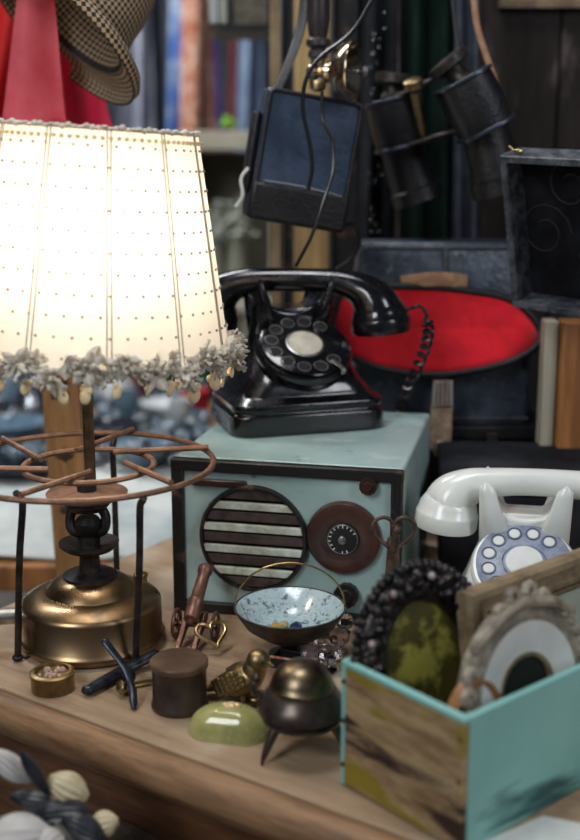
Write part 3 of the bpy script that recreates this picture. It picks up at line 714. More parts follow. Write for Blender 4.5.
b.cyl((.004, -.026, .0165), (.004, .026, .0165), .0028); b.build('carriage', CANB, cn, bevel=.001)
for sy in (-1, 1):
    b = B(); Mw = TR(.004, sy*.022, .0168) @ RX(90); b.torus((0, 0, 0), .0148, .0020, 28, 6, Mw); b.lathe([(.004, -.003), (.004, .003)], 12, Mw)
    for k in range(6): b.cyl(Mw @ Vector((0, 0, 0)), Mw @ Vector((.0145*math.cos(k*PI/3), .0145*math.sin(k*PI/3), 0)), .0012, n=6)
    b.build('wheel', CANB, cn)
# heart ring
def heart(t, s_): return (s_*16*math.sin(t)**3/16, s_*(13*math.cos(t)-5*math.cos(2*t)-2*math.cos(3*t)-math.cos(4*t))/16)
q = onz(211, 660); b = B(); hp_ = [heart(2*PI*j/40, .0165) for j in range(40)]
b.tube([Vector((x_, y_, 0)) for x_, y_ in hp_], .0022, 8, closed=True); o = b.build('heart_ring', BRASSB); o.matrix_world = TR(q.x, q.y+.022, .7710) @ RZ(28) @ RX(38); tag(o, 'brass heart-shaped wire ring leaning between the dark pot and the cannon', 'ring')
# brass bird
q = onz(243, 703); BDM = TR(q.x, q.y, .75) @ RZ(-25)
bd = thing('bird_figurine', 'brass bird figurine with scaled wing, between the dark pot and green glass', 'figurine', BDM)
b = B(); b.ell((0, 0, 0), (.026, .0145, .0155), 26, TR(-.002, 0, .023) @ RY(-28), 14); b.ell((0, 0, 0), (.012, .011, .016), 20, TR(.012, 0, .036) @ RY(14)); b.ell((.0165, 0, .0475), (.0115, .0108, .0108), 22); b.ell((0, 0, 0), (.016, .009, .004), 16, TR(-.028, 0, .0125) @ RY(-25)); b.build('body', BRASS, bd)
for sy in (-1, 1): b = B(); b.ell((.024, sy*.0065, .0495), .0017, 8); b.build('eye', IRON, bd)
b = B(); b.lathe([(.0035, 0), (.0015, .005), (0, .008)], 12, along((.0265, 0, .0465), (1, 0, -.25))); b.build('beak', BRASSB, bd)
for sy in (-1, 1):
    b = B(); b.ell((0, 0, 0), (.019, .004, .011), 18, TR(-.008, sy*.0135, .025) @ RY(-28))
    for i in range(6):
        for j in range(4):
            b.ell((0, 0, 0), (.0036, .0022, .0028), 7, TR(-.008, sy*.0135, .025) @ RY(-28) @ TR(-.014+.0055*i, sy*.0032*(1-((i-2.5)/4.2)**2), -.0065+.0042*j+.001*(i % 2)), 4)
    b.build('wing', BRASS, bd)
b = B()
for sy in (-1, 1): b.cyl((.002, sy*.006, .012), (.004, sy*.007, .003), .0022); b.ell((.007, sy*.007, .0028), (.008, .004, .0028))
b.ell((0, 0, .0015), (.018, .012, .0015)); b.build('feet', BRASS, bd)
b = B(); b.ell((0, 0, .0065), (.0065, .006, .0065), 9, m=5); o = b.build('pink_pebble', mat('pink_stone', (.52, .38, .30), .3), flat=True); q = onz(262, 700); o.matrix_world = TR(q.x, q.y-.002, .75); tag(o, 'small pinkish pebble between the brass bird and the lidded cauldron', 'stone')
# green glass paperweight
q = onz(229, 733); u = mpp(229, 733); GRM = TR(q.x, q.y, .75) @ RZ(-12)
gn = thing('green_paperweight', 'translucent yellow-green glassy domed paperweight at the front of the table', 'paperweight', GRM)
b = B(); rs = []
for t in range(9):
    k = t/8; z_ = .0275*math.sin(k*PI/2)+.0; f_ = math.cos(k*PI/2)**.75 if k < 1 else .02
    out = []
    for j in range(40):
        a = 2*PI*j/40; rx_, ry_ = .0385, .026
        y_ = ry_*math.sin(a); y_ = max(y_, -.021) ; out.append(Vector((rx_*math.cos(a)*max(f_, .03), y_*max(f_, .03), z_)))
    rs.append(b.ring(out))
b.skin(rs); b.build('glass_body', ONYX, gn, ang=50)
b = B()
for k in range(12): b.ell((.004+.008*rnd.uniform(-1, 1), .002+.004*rnd.uniform(-1, 1), .0270), (.004, .003, .002), 8, Matrix.Identity(4), 5)
b.build('gilt_flower', mat('pale_gilt_flower', (.60, .42, .24), .35, .3), gn)
# lidded cauldron
q = onz(302, 752); u = mpp(302, 745); CAM_ = TR(q.x, q.y+.004, .75) @ SC(1, 1, 1.0)
cl = thing('lidded_cauldron', 'squat dark metal cauldron with brass domed lid on three pointed legs', 'pot', CAM_)
b = B(); b.lathe([(.004, .018), (.022, .019), (.032, .022), (.0355, .0235), (.036, .0265), (.0345, .0275), (.035, .029), (.0395, .032), (.0395, .036), (.036, .043), (.031, .050), (.0275, .0535), (.0265, .054)], 48, TR(0, 0, .008)); b.build('bowl', CAUL, cl, ang=50)
b = B(); b.lathe([(.0285, .0535), (.0288, .056), (.0275, .057), (.0265, .062), (.0225, .069), (.015, .0745), (.007, .077), (.0, .0775)], 44, TR(0, 0, .0075)); b.build('domed_lid', mat('dull_lid_brass', (.26, .20, .12), .35, 1, c2=(.12, .09, .06), scale=30), cl, ang=50)
b = B(); b.tube(catmull([(-.033, 0, .052), (-.041, -.002, .055), (-.043, -.002, .063), (-.040, 0, .068)], 6), .0028, 8); b.ell((-.040, 0, .069), .0042, 10); b.build('handle', CAUL, cl)
for a in (218, 338, 98):
    ca, sa = math.cos(R(a)), math.sin(R(a)); b = B()
    b.tube(catmull([(.022*ca, .022*sa, .034), (.031*ca, .031*sa, .028), (.041*ca, .041*sa, .010), (.045*ca, .045*sa, .0005)], 5), [.0062, .0062, .006, .0058, .0055, .005, .0046, .0042, .0038, .0034, .003, .0026, .0022, .0018, .0014, .001], 10); b.build('leg', CAUL, cl)
# small black open box with a red piece
q = onz(288, 672); b = B(); SMB = TR(q.x+.001, q.y+.016, .75) @ RZ(-20)
sb = thing('matchbox_tray', 'small black tray with red edge beneath the enamel bowl', 'box', SMB)
b = B()
for c_, d_ in (((0, 0, .001), (.032, .024, .002)), ((0, -.011, .006), (.032, .002, .011)), ((0, .011, .006), (.032, .002, .011)), ((-.015, 0, .006), (.002, .02, .011)), ((.015, 0, .006), (.002, .02, .011))): b.box(c_, d_)
b.build('tray', BLACKP, sb, bevel=.0006)
b = B(); b.tube([(-.016, -.012, .0125), (.016, -.012, .0125)], .0016, 8); b.build('red_edge', mat('dull_red', (.35, .06, .04), .4, c2=(.5, .35, .25), scale=50), sb)
# bowl with hoop handle
q = onz(290, 668); q = Vector((ony(290, 618, 1.145).x, 1.145, .75)); BWM = TR(q.x, q.y, .75)
bw = thing('enamel_bowl', 'shallow blue-white speckled bowl with thin wire hoop handle, holding coloured gems', 'bowl', BWM)
zr_ = .0545; rr = .0575
b = B(); b.lathe([(.016, .022), (.030, .026), (.046, .038), (rr, zr_), (rr+.001, zr_+.0012), (rr-.0015, zr_+.0005), (.044, .0395), (.028, .0285), (0, .0262)], 56); b.build('bowl', ENAMEL, bw, ang=60)
b = B(); b.lathe([(.0165, .0215), (.0305, .0252), (.0468, .0372), (rr+.0006, zr_-.0008), (rr+.0012, zr_-.0002), (.047, .0365), (.03, .0242), (.0165, .0205)], 56, cap=(False, False)); b.torus((0, 0, zr_+.0005), rr, .0011, 56, 8); b.build('dark_underside', IRON, bw, label='black outer side and rim of the bowl')
b = B(); b.lathe([(.022, 0), (.023, .003), (.014, .006), (.008, .012), (.010, .018), (.018, .0225)], 32); b.build('foot', BLACKP, bw)
pts = [(-rr*math.cos(PI*k/24)*1.0, .004-.012*math.sin(PI*k/24), zr_+.052*math.sin(PI*k/24)) for k in range(25)]
b = B(); b.tube(pts, .0011, 8); b.build('hoop_handle', BRASSB, bw)
gems = [(-.014, -.006, .009, (.70, .48, .12), 'amber yellow glass gem in the enamel bowl'), (-.002, -.020, .007, (.02, .25, .18), 'deep green glass gem nearest the bowl rim'), (.006, -.002, .008, (.02, .05, .14), 'dark blue glass gem in the middle of the bowl'),
        (.020, -.012, .007, (.05, .10, .35), 'bright blue glass gem right in the bowl'), (-.024, -.014, .006, (.35, .16, .10), 'reddish brown glass gem left in the bowl'), (.012, -.022, .0055, (.60, .30, .12), 'small orange glass gem at the front of the bowl'),
        (-.006, .008, .006, (.55, .50, .25), 'pale straw glass gem at the back of the bowl')]
for k, (gx, gy, gs, gc, lab) in enumerate(gems):
    b = B(); b.lathe([(0.001, -gs*.8), (gs*.95, -.1*gs), (gs*.6, gs*.55), (0, gs*.6)], 7, Euler((rnd.uniform(-.4, .4), rnd.uniform(-.4, .4), rnd.random()*3)).to_matrix().to_4x4())
    rd = math.hypot(gx, gy); zz = .0275+max(0, (rd-.028)*.7)+gs*.72
    o = b.build('glass_gem', mat('gem_%d' % k, gc, .08, trans=.5), flat=True); o.matrix_world = BWM @ TR(gx, gy, zz); tag(o, lab, 'gem', 'gems in the enamel bowl')
# crystals by the crate
for k, (px, py, s_, m_, lab) in enumerate(((312, 668, .0125, PINKG, 'rose tinted glass stopper beside the bowl foot'), (329, 672, .0145, GLASS, 'large clear faceted glass stopper left of the crate'), (322, 655, .012, GLASS, 'clear glass stopper behind the rose tinted one'),
                                        (338, 652, .013, PINKG, 'rose tinted glass lump touching the dark mirror frame'), (345, 634, .011, GLASS, 'small clear glass stopper near the radio knob'))):
    q = onz(px, py); b = B(); b.lathe([(s_*.5, 0), (s_*.6, s_*.2), (s_*.35, s_*.5), (s_*.9, s_*1.0), (s_, s_*1.4), (s_*.7, s_*1.9), (0, s_*2.1)], 9); o = b.build('glass_stopper', m_, flat=True); o.matrix_world = TR(q.x, q.y, .75) @ RZ(k*20); tag(o, lab, 'glass stopper', 'glass stoppers by the crate')
# ornate rusty stand with heart rings
q = Vector((ony(392, 600, 1.118).x, 1.118, .75))
ks = thing('corkscrew', 'rusty ornate iron corkscrew handle with two heart-shaped loops standing before the radio', 'ornament', TR(*q))
b = B(); b.lathe([(.020, 0), (.022, .004), (.016, .010), (.017, .03), (.0145, .05), (.016, .056), (.012, .062), (.0105, .085), (.0125, .09), (.008, .096), (.006, .13), (.008, .134), (.0055, .14), (0, .142)], 28)
for k in range(50):
    a = k*2.4; z_ = .008+.078*k/50; r_ = .0165-.006*k/50; b.ell((r_*math.cos(a), r_*math.sin(a), z_), (.0035, .0035, .0032), 7, m=5)
b.build('stem', RUST, ks)
b = B(); hp_ = [heart(2*PI*j/48, .0215) for j in range(48)]
b.tube([Vector((x_, -.004, .147+z_*1.0)) for x_, z_ in hp_], .0021, 8, closed=True); b.tube(catmull([(0, -.004, .156), (.002, -.005, .146), (-.001, -.004, .128)], 6), .0042, 8); b.ell((0.003, -.005, .150), .0055, 10); b.build('heart_loops', RUST, ks)

# ================================================================== BLACK TRUNK + LEATHER CASE
TKM = TR(.075, 1.600, .75)
tk = thing('storage_box', 'black leather-covered storage box standing under the red-lined case', 'box', TKM)
TZ = .143
b = B(); b.box((.145, .065, TZ/2-.012), (.29, .13, TZ-.024)); b.build('body', LEATHB, tk, bevel=.004)
b = B(); b.box((.145, .065, TZ-.011), (.292, .134, .022)); b.build('lid', LEATHB, tk, bevel=.004)
for x_ in (.08, .21):
    b = B(); b.box((x_, -.004, TZ-.022), (.016, .005, .024)); b.build('latch', IRON, tk, bevel=.001)

bx_ = thing('black_filler_box', 'low matt black filler box added behind the white telephone', 'box', TR(.330, 1.455, .75) @ RZ(-6))  # added black box that keeps the gap behind the telephone dark
b = B(); b.box((0, 0, .055), (.27, .20, .11)); b.build('body', BLKCL, bx_, bevel=.003)
b = B(); b.box((0, 0, .120), (.274, .204, .020)); b.build('lid', BLKCL, bx_, bevel=.004)

CY = 1.61; cz0 = .75+TZ
ca_ = ony(352, 424, CY); cb_ = ony(529, 424, CY); ct_ = ony(430, 243, CY)
CW = cb_.x-ca_.x; CH = ct_.z-cz0
CSM = TR((ca_.x+cb_.x)/2, CY, cz0)
cs = thing('leather_case', 'blue-black leather instrument case with open red-felt-lined flap behind the black telephone', 'case', CSM)
def cpx(px, py): p = ony(px, py, CY); return p.x-CSM.translation.x, p.z-cz0
zA = cpx(430, 365)[1]; zB = cpx(430, 283)[1]
b = B(); rs = []
for z_, wz, dd in ((0, .97, .95), (.006, 1, 1), (zA*.9, 1, 1), (zB, .98, 1), (CH-.01, .94, .9), (CH-.002, .92, .85), (CH, .9, .8)):
    rs.append(b.ring([Vector((x_, y_+.045, z_)) for x_, y_ in rrect(CW/2*wz, .045*dd, .012, 4)]))
b.skin(rs); b.build('body', LEATHG, cs, ang=35)
# stitched seams
b = B(); b.tube([(-CW*.46, -.0006, CH-.006), (CW*.46, -.0006, CH-.006)], .0018, 6); b.tube([(.0, -.0015, CH-.004), (.0, -.0015, zB)], .0022, 6); b.tube([(-CW*.49, -.001, .008), (CW*.49, -.001, .008)], .0022, 6); b.build('seam', mat('seam_leather', (.045, .045, .05), .5, c2=(.12, .12, .12), scale=200), cs)
# flap: open lens-shaped pocket of red felt with black piped edge
pxs = [(337, 300), (345, 288), (380, 285), (430, 286), (470, 290), (505, 297), (527, 312), (538, 331), (531, 345), (510, 356), (478, 365), (440, 370), (400, 368), (365, 360), (343, 347), (332, 325)]
out = [Vector(cpx(*p)+(0,)) for p in pxs]; sm = catmull(out+[out[0]], 4)[:-1]
def flap_y(x_, z_): return -.012-.020*max(0, 1-((z_-zB)/(zA-zB)-0.75)**2*1.6)*1.0
b = B(); cxm = sum(p.x for p in sm)/len(sm); czm = sum(p.y for p in sm)/len(sm)
rings = []
for k in (1.0, .8, .6, .4, .2, .02):
    rings.append(b.ring([Vector((cxm+(p.x-cxm)*k, -.016-.010*((p.y-czm)*k < 0)*abs((p.y-czm)*k)/.03, czm+(p.y-czm)*k)) for p in sm]))
b.skin(rings, cap=(False, True)); b.build('flap_lining', REDF, cs, solid=.003, ang=60)
b = B(); rings = []
for k in (1.0, .5, .02):
    rings.append(b.ring([Vector((cxm+(p.x-cxm)*k, -.0135+.006*(1-k), czm+(p.y-czm)*k)) for p in sm]))
b.skin(rings, cap=(False, True)); b.build('flap', LEATHB, cs, solid=.004, ang=60)
b = B(); b.tube([Vector((p.x, -.016-.010*(p.y < czm)*abs(p.y-czm)/.03, p.y)) for p in sm], .0052, 10, closed=True); b.build('flap_piping', LEATHB, cs)
b = B(); x0, z0 = cpx(400, 280); x1, z1 = cpx(466, 280); pts = catmull([(x0, -.010, z0-.002), (x0*.6+x1*.4, -.019, z0+.003), (x0*.3+x1*.7, -.019, z0+.003), (x1, -.010, z1-.001)], 6)
rs = [b.ring([Vector((p.x, p.y-t_, p.z+h_)) for t_, h_ in ((-.003, -.009), (.003, -.009), (.004, 0), (.003, .009), (-.003, .009))]) for p in pts]; b.skin(rs)
o = b.build('carry_handle', TANL, cs)
x0, z0 = cpx(438, 378); x1, z1 = cpx(437, 446)
b = B(); b.prism([(x0-.013, z0+.004), (x0+.013, z0+.004), (x0+.015, z0-.030), (x0+.014, z1+.012), (x0+.004, z1-.002), (x0-.006, z1-.002), (x0-.016, z1+.012), (x0-.015, z0-.030)], .004, TR(0, -.048, 0) @ RX(90)); b.build('closing_strap', OLDL, cs, bevel=.001)
b = B(); b.box((x0, -.036, z0+.002), (.020, .030, .004)); b.build('strap_anchor', OLDL, cs)
b = B(); b.tube([(x0-.011, -.055, z0+.006), (x0+.011, -.055, z0+.006), (x0+.012, -.055, z0-.028), (x0-.012, -.055, z0-.028)], .0030, 8, closed=True)
for k in (-.006, 0, .006): b.tube([(x0+k, -.055, z0+.006), (x0+k, -.056, z0-.028)], .0013, 6)
b.torus((0, 0, 0), .0055, .0020, 20, 6, TR(x0-.001, -.053, z1+.014) @ RX(90)); b.build('buckle', mat('buckle_steel', (.62, .58, .52), .45, .7), cs)

# ================================================================== RIGHT POST, BOARD, OPEN BOX
y_ = 1.52; p0 = ony(556, 470, y_); pt = ony(556, 322, y_)
b = B(); b.box((p0.x+.035, y_+.02, (.75+pt.z)/2), (.07, .04, pt.z-.75)); o = b.build('pine_upright', OWOOD, bevel=.003); tag(o, 'orange varnished pine upright at the right edge, below the open black box', 'post')
p1 = ony(539, 470, y_+.01)
b = B(); b.box(((p0.x+p1.x)/2-.001, y_+.03, (.75+pt.z)/2), (p0.x-p1.x-.003, .03, pt.z-.752)); o = b.build('beige_batten', BEIGE, bevel=.002); tag(o, 'pale beige batten standing against the orange pine upright', 'board')

yb = 1.46
TLp = ony(500, 150, yb); BLp = ony(516, 305, yb)
ax = (TLp-BLp); hgt = ax.length; ang_ = math.atan2(ax.x, ax.z)
OBM = Matrix.Translation(BLp) @ RZ(-46) @ RX(15) @ RY(2)
ob = thing('open_case', 'open black velvet-lined case with grey worn edges, upper right on the pine upright', 'case', OBM)
W_ = .22
rect_frame(ob, W_, hgt, [(0, -.030), (0, .006), (.001, .008), (.008, .008), (.009, .006), (.009, -.024), (.009, -.030)], mat('worn_case_edge', (.028, .031, .038), .5, c2=(.11, .12, .135), scale=70, bump=.5), 'rim')
b = B(); b.box((W_/2, .027, hgt/2), (W_-.016, .006, hgt-.016)); b.build('velvet_lining', BLKV, ob)
b = B(); rb = random.Random(5)
for k in range(7):
    cx_, cz_ = .03+.16*rb.random(), .03+(hgt-.06)*rb.random(); r_ = .02+.02*rb.random()
    b.tube([(cx_+r_*math.cos(t*.5)*(1-t/26), .0235, cz_+r_*math.sin(t*.5)*(1-t/26)) for t in range(18)], .0012, 6)
b.build('embossed_scrolls', mat('worn_velvet', (.015, .015, .022), .7), ob)
b = B(); b.ell((0, 0, 0), (.008, .003, .003), 10, TR(.022, .0, hgt+.004)); b.tube([(.018, 0, hgt+.004), (.010, 0, hgt+.010)], .0015, 6); b.build('brass_catch', BRASSB, ob)

# ================================================================== BINOCULARS
def binocular():
    yy = 1.62
    A = ony(452, 58, yy); Bt = ony(492, 195, yy); d = (Bt-A).normalized()
    root = thing('binoculars', 'old black leather-covered prism binoculars hanging against the dark planks', 'binoculars', Matrix.Translation(A))
    def loc(px, py, y): return ony(px, py, y)-A
    sets = (((441, 52), (462, 80), (486, 130), (502, 196), 1.30, 1.60), ((396, 74), (392, 100), (402, 148), (420, 204), 1.28, 1.68))
    for (e, h0, h1, ob_, s_, y) in sets:
        e, h0, h1, ob_ = loc(*e, y), loc(*h0, y), loc(*h1, y), loc(*ob_, y)
        ax = (h1-h0); L_ = ax.length; M = along(h0, ax)
        b = B(); rs = []
        for z, hx, hy in ((0, .038, .022), (.004, .046, .027), (L_*.5, .046, .028), (L_-.004, .043, .027), (L_, .036, .022)):
            rs.append(b.ring([M @ Vector((x_*s_, y_*s_, z)) for x_, y_ in rrect(hx, hy, .018*s_, 5)]))
        b.skin(rs); bar = b.build('prism_housing', LEATHB, root, ang=40)
        b = B(); b.lathe([(.024*s_, 0), (.024*s_, .01), (.0265*s_, (ob_-h1).length*.75), (.0285*s_, (ob_-h1).length*.78), (.029*s_, (ob_-h1).length), (.025*s_, (ob_-h1).length), (.024*s_, (ob_-h1).length-.01)], 36, along(h1-ax.normalized()*.004, ob_-h1)); b.build('objective_barrel', LEATHB, root, ang=35)
        for t_, q_ in ((0, 0), (L_-.002, 0)):
            b = B(); rs = [b.ring([M @ Vector((x_*s_, y_*s_, z)) for x_, y_ in rrect(.0475-.001, .029, .018*s_, 5)]) for z in (t_-.002, t_+.003)]; b.skin(rs); b.build('metal_plate', mat('dull_plate', (.06, .07, .09), .35, .7), root, bevel=.001)
        b = B(); ed = (e-h0).normalized(); b.lathe([(.016, 0), (.016, .006), (.013, .010), (.013, .022), (.024, .022), (.028, .025), (.028, .036), (.020, .038), (.012, .036), (.012, .030)], 32, along(h0-ed*.002, e-h0)); b.build('eyepiece', IRON, root)
    b = B()
    p, q = loc(415, 92, 1.61), loc(425, 142, 1.63)
    b.cyl(p, q, .007); b.lathe([(.010, 0), (.013, .002), (.013, .012), (.010, .014)], 24, along(p-(q-p)*.25, q-p)); b.build('focus_column', BRASS, root)
    b = B()
    for (x0, y0, x1, y1) in ((395, 98, 455, 72), (402, 148, 472, 128)): b.tube([loc(x0, y0, 1.63), loc((x0+x1)/2, (y0+y1)/2-2, 1.605), loc(x1, y1, 1.61)], .0048, 8, flat=.8)
    b.build('hinge_bridge', IRON, root)
    b = B(); pts = catmull([loc(472, -30, 1.66), loc(476, 20, 1.65), loc(486, 55, 1.64), loc(502, 100, 1.63), loc(508, 120, 1.62)], 6); b.tube(pts, .0042, 8, flat=.35); b.build('neck_strap', TANL, root)
    b = B(); pts = catmull([loc(450, -30, 1.67), loc(456, 30, 1.66), loc(462, 70, 1.64)], 6); b.tube(pts, .0032, 8, flat=.5); b.build('neck_strap', LEATHB, root, label='black half of the strap')
    return root
binocular()

# ================================================================== HANGING BLACK CAMERA BOX
yk = 1.50
TLc, TRc, BRc, BLc = ony(270, 88, yk), ony(363, 101, yk), ony(346, 236, yk), ony(246, 216, yk)
vx = ((TRc-TLc)+(BRc-BLc)).normalized(); up = ((TLc-BLc)+(TRc-BRc)); up = (up-vx*up.dot(vx)).normalized(); vy = up.cross(vx)
Mk = Matrix((vx, vy, up)).transposed().to_4x4(); ctr = (TLc+TRc+BRc+BLc)/4
kw = ((TRc-TLc).length+(BRc-BLc).length)/2; kh = ((TLc-BLc).length+(TRc-BRc).length)/2
KM = Matrix.Translation(ctr) @ Mk @ RZ(9)
kb = thing('leather_box_bag', 'blue-black shiny leather box case hanging tilted by a strap above the black telephone', 'bag', KM)
b = B(); b.box((0, .030, 0), (kw, .058, kh)); b.build('body', LEATH, kb, bevel=.006, seg=3)
b = B(); b.tube([Vector((x_, -.0005, z_)) for x_, z_ in rrect(kw/2-.003, kh/2-.003, .008, 4)], .0026, 8, closed=True); b.build('piping', LEATHB, kb)
b = B(); b.box((0, .028, -kh/2+.024), (kw+.004, .066, .048)); b.build('lower_band', LEATHB, kb, bevel=.005, label='duller black band round the bottom')
b = B(); b.tube(catmull([(-kw*.40, -.004, -kh*.5+.05), (0, -.006, -kh*.5+.050), (kw*.42, -.004, -kh*.5+.046)], 5), .0009, 6); b.build('stitching', mat('grey_thread', (.25, .26, .28), .7), kb)
b = B(); b.box((-kw/2-.006, .028, .0), (.010, .034, kh*.62)); b.build('side_flap', LEATHB, kb, bevel=.004)
b = B(); b.tube(catmull([(-kw/2-.008, .01, -.02), (-kw/2-.015, .01, -.035), (-kw/2-.010, .008, -.055), (-kw/2-.016, .01, -.07)], 5), .0022, 8); b.build('tag_string', mat('white_string', (.6, .6, .58), .8), kb)
b = B(); inv = KM.inverted()
pts = catmull([inv @ ony(*p) for p in ((276, 92, 1.53), (290, 60, 1.55), (302, 20, 1.58), (307, -40, 1.62))], 6); b.tube(pts, .007, 8, flat=.3); b.build('strap', LEATHB, kb)

# ================================================================== BRASS BELL LAMP + SPINDLE
yh = 1.53
sp_ = thing('turned_spindle', 'dark turned wooden spindle hanging at the top centre with brass end fitting', 'spindle', Matrix.Translation(ony(318, 60, yh+.04)))
b = B(); b.lathe([(.009, 0), (.013, .004), (.013, .010), (.0095, .014), (.0155, .018), (.0155, .024), (.011, .028), (.0125, .032), (.0145, .05), (.0145, .10), (.012, .13), (.012, .35)], 28); b.build('spindle', mat('dark_turned_wood', (.03, .022, .024), .35, c2=(.06, .045, .045), scale=20), sp_)
b = B(); b.lathe([(.0045, -.040), (.010, -.036), (.0115, -.026), (.007, -.018), (.009, -.012), (.009, 0)], 24); b.build('end_fitting', BRASSB, sp_)
bl = thing('brass_bell', 'shiny brass bell-shaped fitting beside the turned spindle above the leather box case', 'bell', along(ony(316, 72, yh-.02), (1, -.35, -.02)))
b = B(); b.lathe([(.004, -.012), (.009, -.008), (.010, 0), (.006, .004), (.009, .010), (.013, .014), (.013, .020), (.020, .024), (.030, .034), (.037, .046), (.037, .049), (.030, .047), (.021, .036), (.006, .03)], 44); b.build('bell_cup', mat('polished_silver_brass', (.62, .52, .38), .2, 1, c2=(.34, .25, .15), scale=18, lo=.4, hi=.62), bl)
b = B(); b.lathe([(.003, .03), (.003, .056), (.006, .058), (.008, .063), (.006, .068), (0, .07)], 24); b.build('clapper_knob', GREYM, bl)

# hanging cables
def cable(pix, r, lab, name='black_cable'):
    b = B(); b.tube(catmull([ony(*p) for p in pix], 8), r, 8); o = b.build(name, BLKC); tag(o, lab, 'cable'); return o
cable([(378, -10, 1.48), (352, 32, 1.47), (320, 58, 1.46), (306, 80, 1.455), (303, 110, 1.455), (310, 145, 1.455), (312, 170, 1.455), (308, 190, 1.455)], .0026, 'black cable curving from top right past the bell down the leather box case')
cable([(322, 92, 1.47), (323, 120, 1.455), (332, 140, 1.455), (333, 170, 1.45), (324, 200, 1.44), (312, 235, 1.44), (296, 266, 1.46)], .0022, 'black cable hanging down the middle of the leather box case to the telephone')
cable([(336, 228, 1.56), (352, 224, 1.55), (359, 240, 1.55), (352, 258, 1.55), (336, 270, 1.55)], .0030, 'short loop of black cable below the leather box case')

# ================================================================== UPRIGHT BOARDS IN THE MIDDLE AND DARK HANGINGS
def board(name, x0, x1, y, z0, z1, m, lab, cat='board', t=.03, bev=.002):
    a, c_ = ony(x0, 100, y).x, ony(x1, 100, y).x
    b = B(); b.box(((a+c_)/2, y+t/2, (z0+z1)/2), (c_-a, t, z1-z0)); o = b.build(name, m, bevel=bev); tag(o, lab, cat); return o
board('pine_board', 294, 330, 1.90, 0, 2.1, YWOOD, 'yellow pine board standing behind the leather box case')
board('dark_board', 283, 292, 1.92, 0, 2.1, BLACKP, 'narrow black board between the pine board and the tan moulding')
board('tan_moulding', 270, 281, 1.90, 0, 2.1, mat('tan_strip', (.30, .22, .12), .6, c2=(.20, .14, .07), scale=12), 'narrow tan wooden moulding left of the yellow pine board')
board('black_board', 333, 362, 1.93, 0, 2.1, BLACKP, 'wide black board right of the yellow pine board')

def cloth(name, pixtop, pixbot, y, m, lab, cat, folds=5, amp=.02, grp=None, nu=40, nv=24, thick=.003, waist=None, ph=0, yaw=0):
    """hanging cloth between a top edge and a bottom edge given as (x0,x1,py)"""
    b = B(); rs = []
    for i in range(nv+1):
        k = i/nv; py = pixtop[2]+(pixbot[2]-pixtop[2])*k; x0 = pixtop[0]+(pixbot[0]-pixtop[0])*k; x1 = pixtop[1]+(pixbot[1]-pixtop[1])*k
        row = []
        for j in range(nu+1):
            s_ = j/nu; p = ony(x0+(x1-x0)*s_, py, y)
            p.y += amp*(.3+.7*k)*math.sin(s_*folds*2*PI+ph+k*1.2)+amp*.5*math.sin(s_*folds*4.7+k*3+ph*2)+yaw*(s_-.5)
            p.z += .01*math.sin(s_*7+ph)*k
            row.append(p)
        rs.append(b.ring(row))
    b.skin(rs, closed=False); o = b.build(name, m, solid=thick, ang=80); tag(o, lab, cat, grp); return o
BLKCL_ = mat('black_cloth', (.012, .013, .015), .9, c2=(.025, .026, .03), scale=12)
cloth('black_coat', (358, 398, -60), (356, 392, 330), 1.80, BLKCL, 'black coat with sparkling trim hanging left of the binoculars', 'coat', 2, .02)
b = B(); rs_ = random.Random(9)
for k in range(34):
    p = ony(rs_.choice((372, 376, 380))+rs_.uniform(-4, 4), rs_.uniform(0, 235), 1.755); b.ell(p, .0016+.0010*rs_.random(), 7, m=5)
o = b.build('sequin_string', mat('sequins', (.18, .20, .20), .15, .9)); tag(o, 'string of glittering sequins hanging down the black coat', 'trim', kind='stuff')
cloth('green_coat', (402, 452, -60), (400, 462, 330), 1.84, mat('dark_green_cloth', (.006, .016, .012), .9, c2=(.010, .026, .019), scale=10, spec=.15), 'very dark green coat hanging behind the binoculars', 'coat', 2, .02, ph=1)
cloth('dark_scarf', (456, 478, -60), (452, 476, 330), 1.80, mat('slate_cloth', (.03, .035, .05), .6, c2=(.06, .07, .09), scale=14), 'narrow slate-black scarf hanging right of the dark green coat', 'scarf', 1.5, .012, ph=2)
b = B(); pr = ony(298, 30, 1.8); b.cyl((-.35, 1.79, 1.72), (.9, 1.79, 1.72), .012, n=20); o = b.build('hanging_rail', IRON); tag(o, 'black metal rail across the top of the stall from which the coats hang', 'rail')
# picture frame at the top right of the plank wall
tl = ony(499, 8, 1.975)
fr_ = thing('wall_picture', 'framed picture on the dark plank wall, only its bottom edge in view at upper right', 'picture frame', TR(tl.x, 1.978, tl.z))
rect_frame(fr_, .40, .30, [(0, -.004), (0, .012), (.010, .014), (.018, .008), (.020, -.004)], OLDG); b = B(); b.box((.2, -.002, .15), (.37, .003, .27)); b.build('picture', DARKG, fr_)

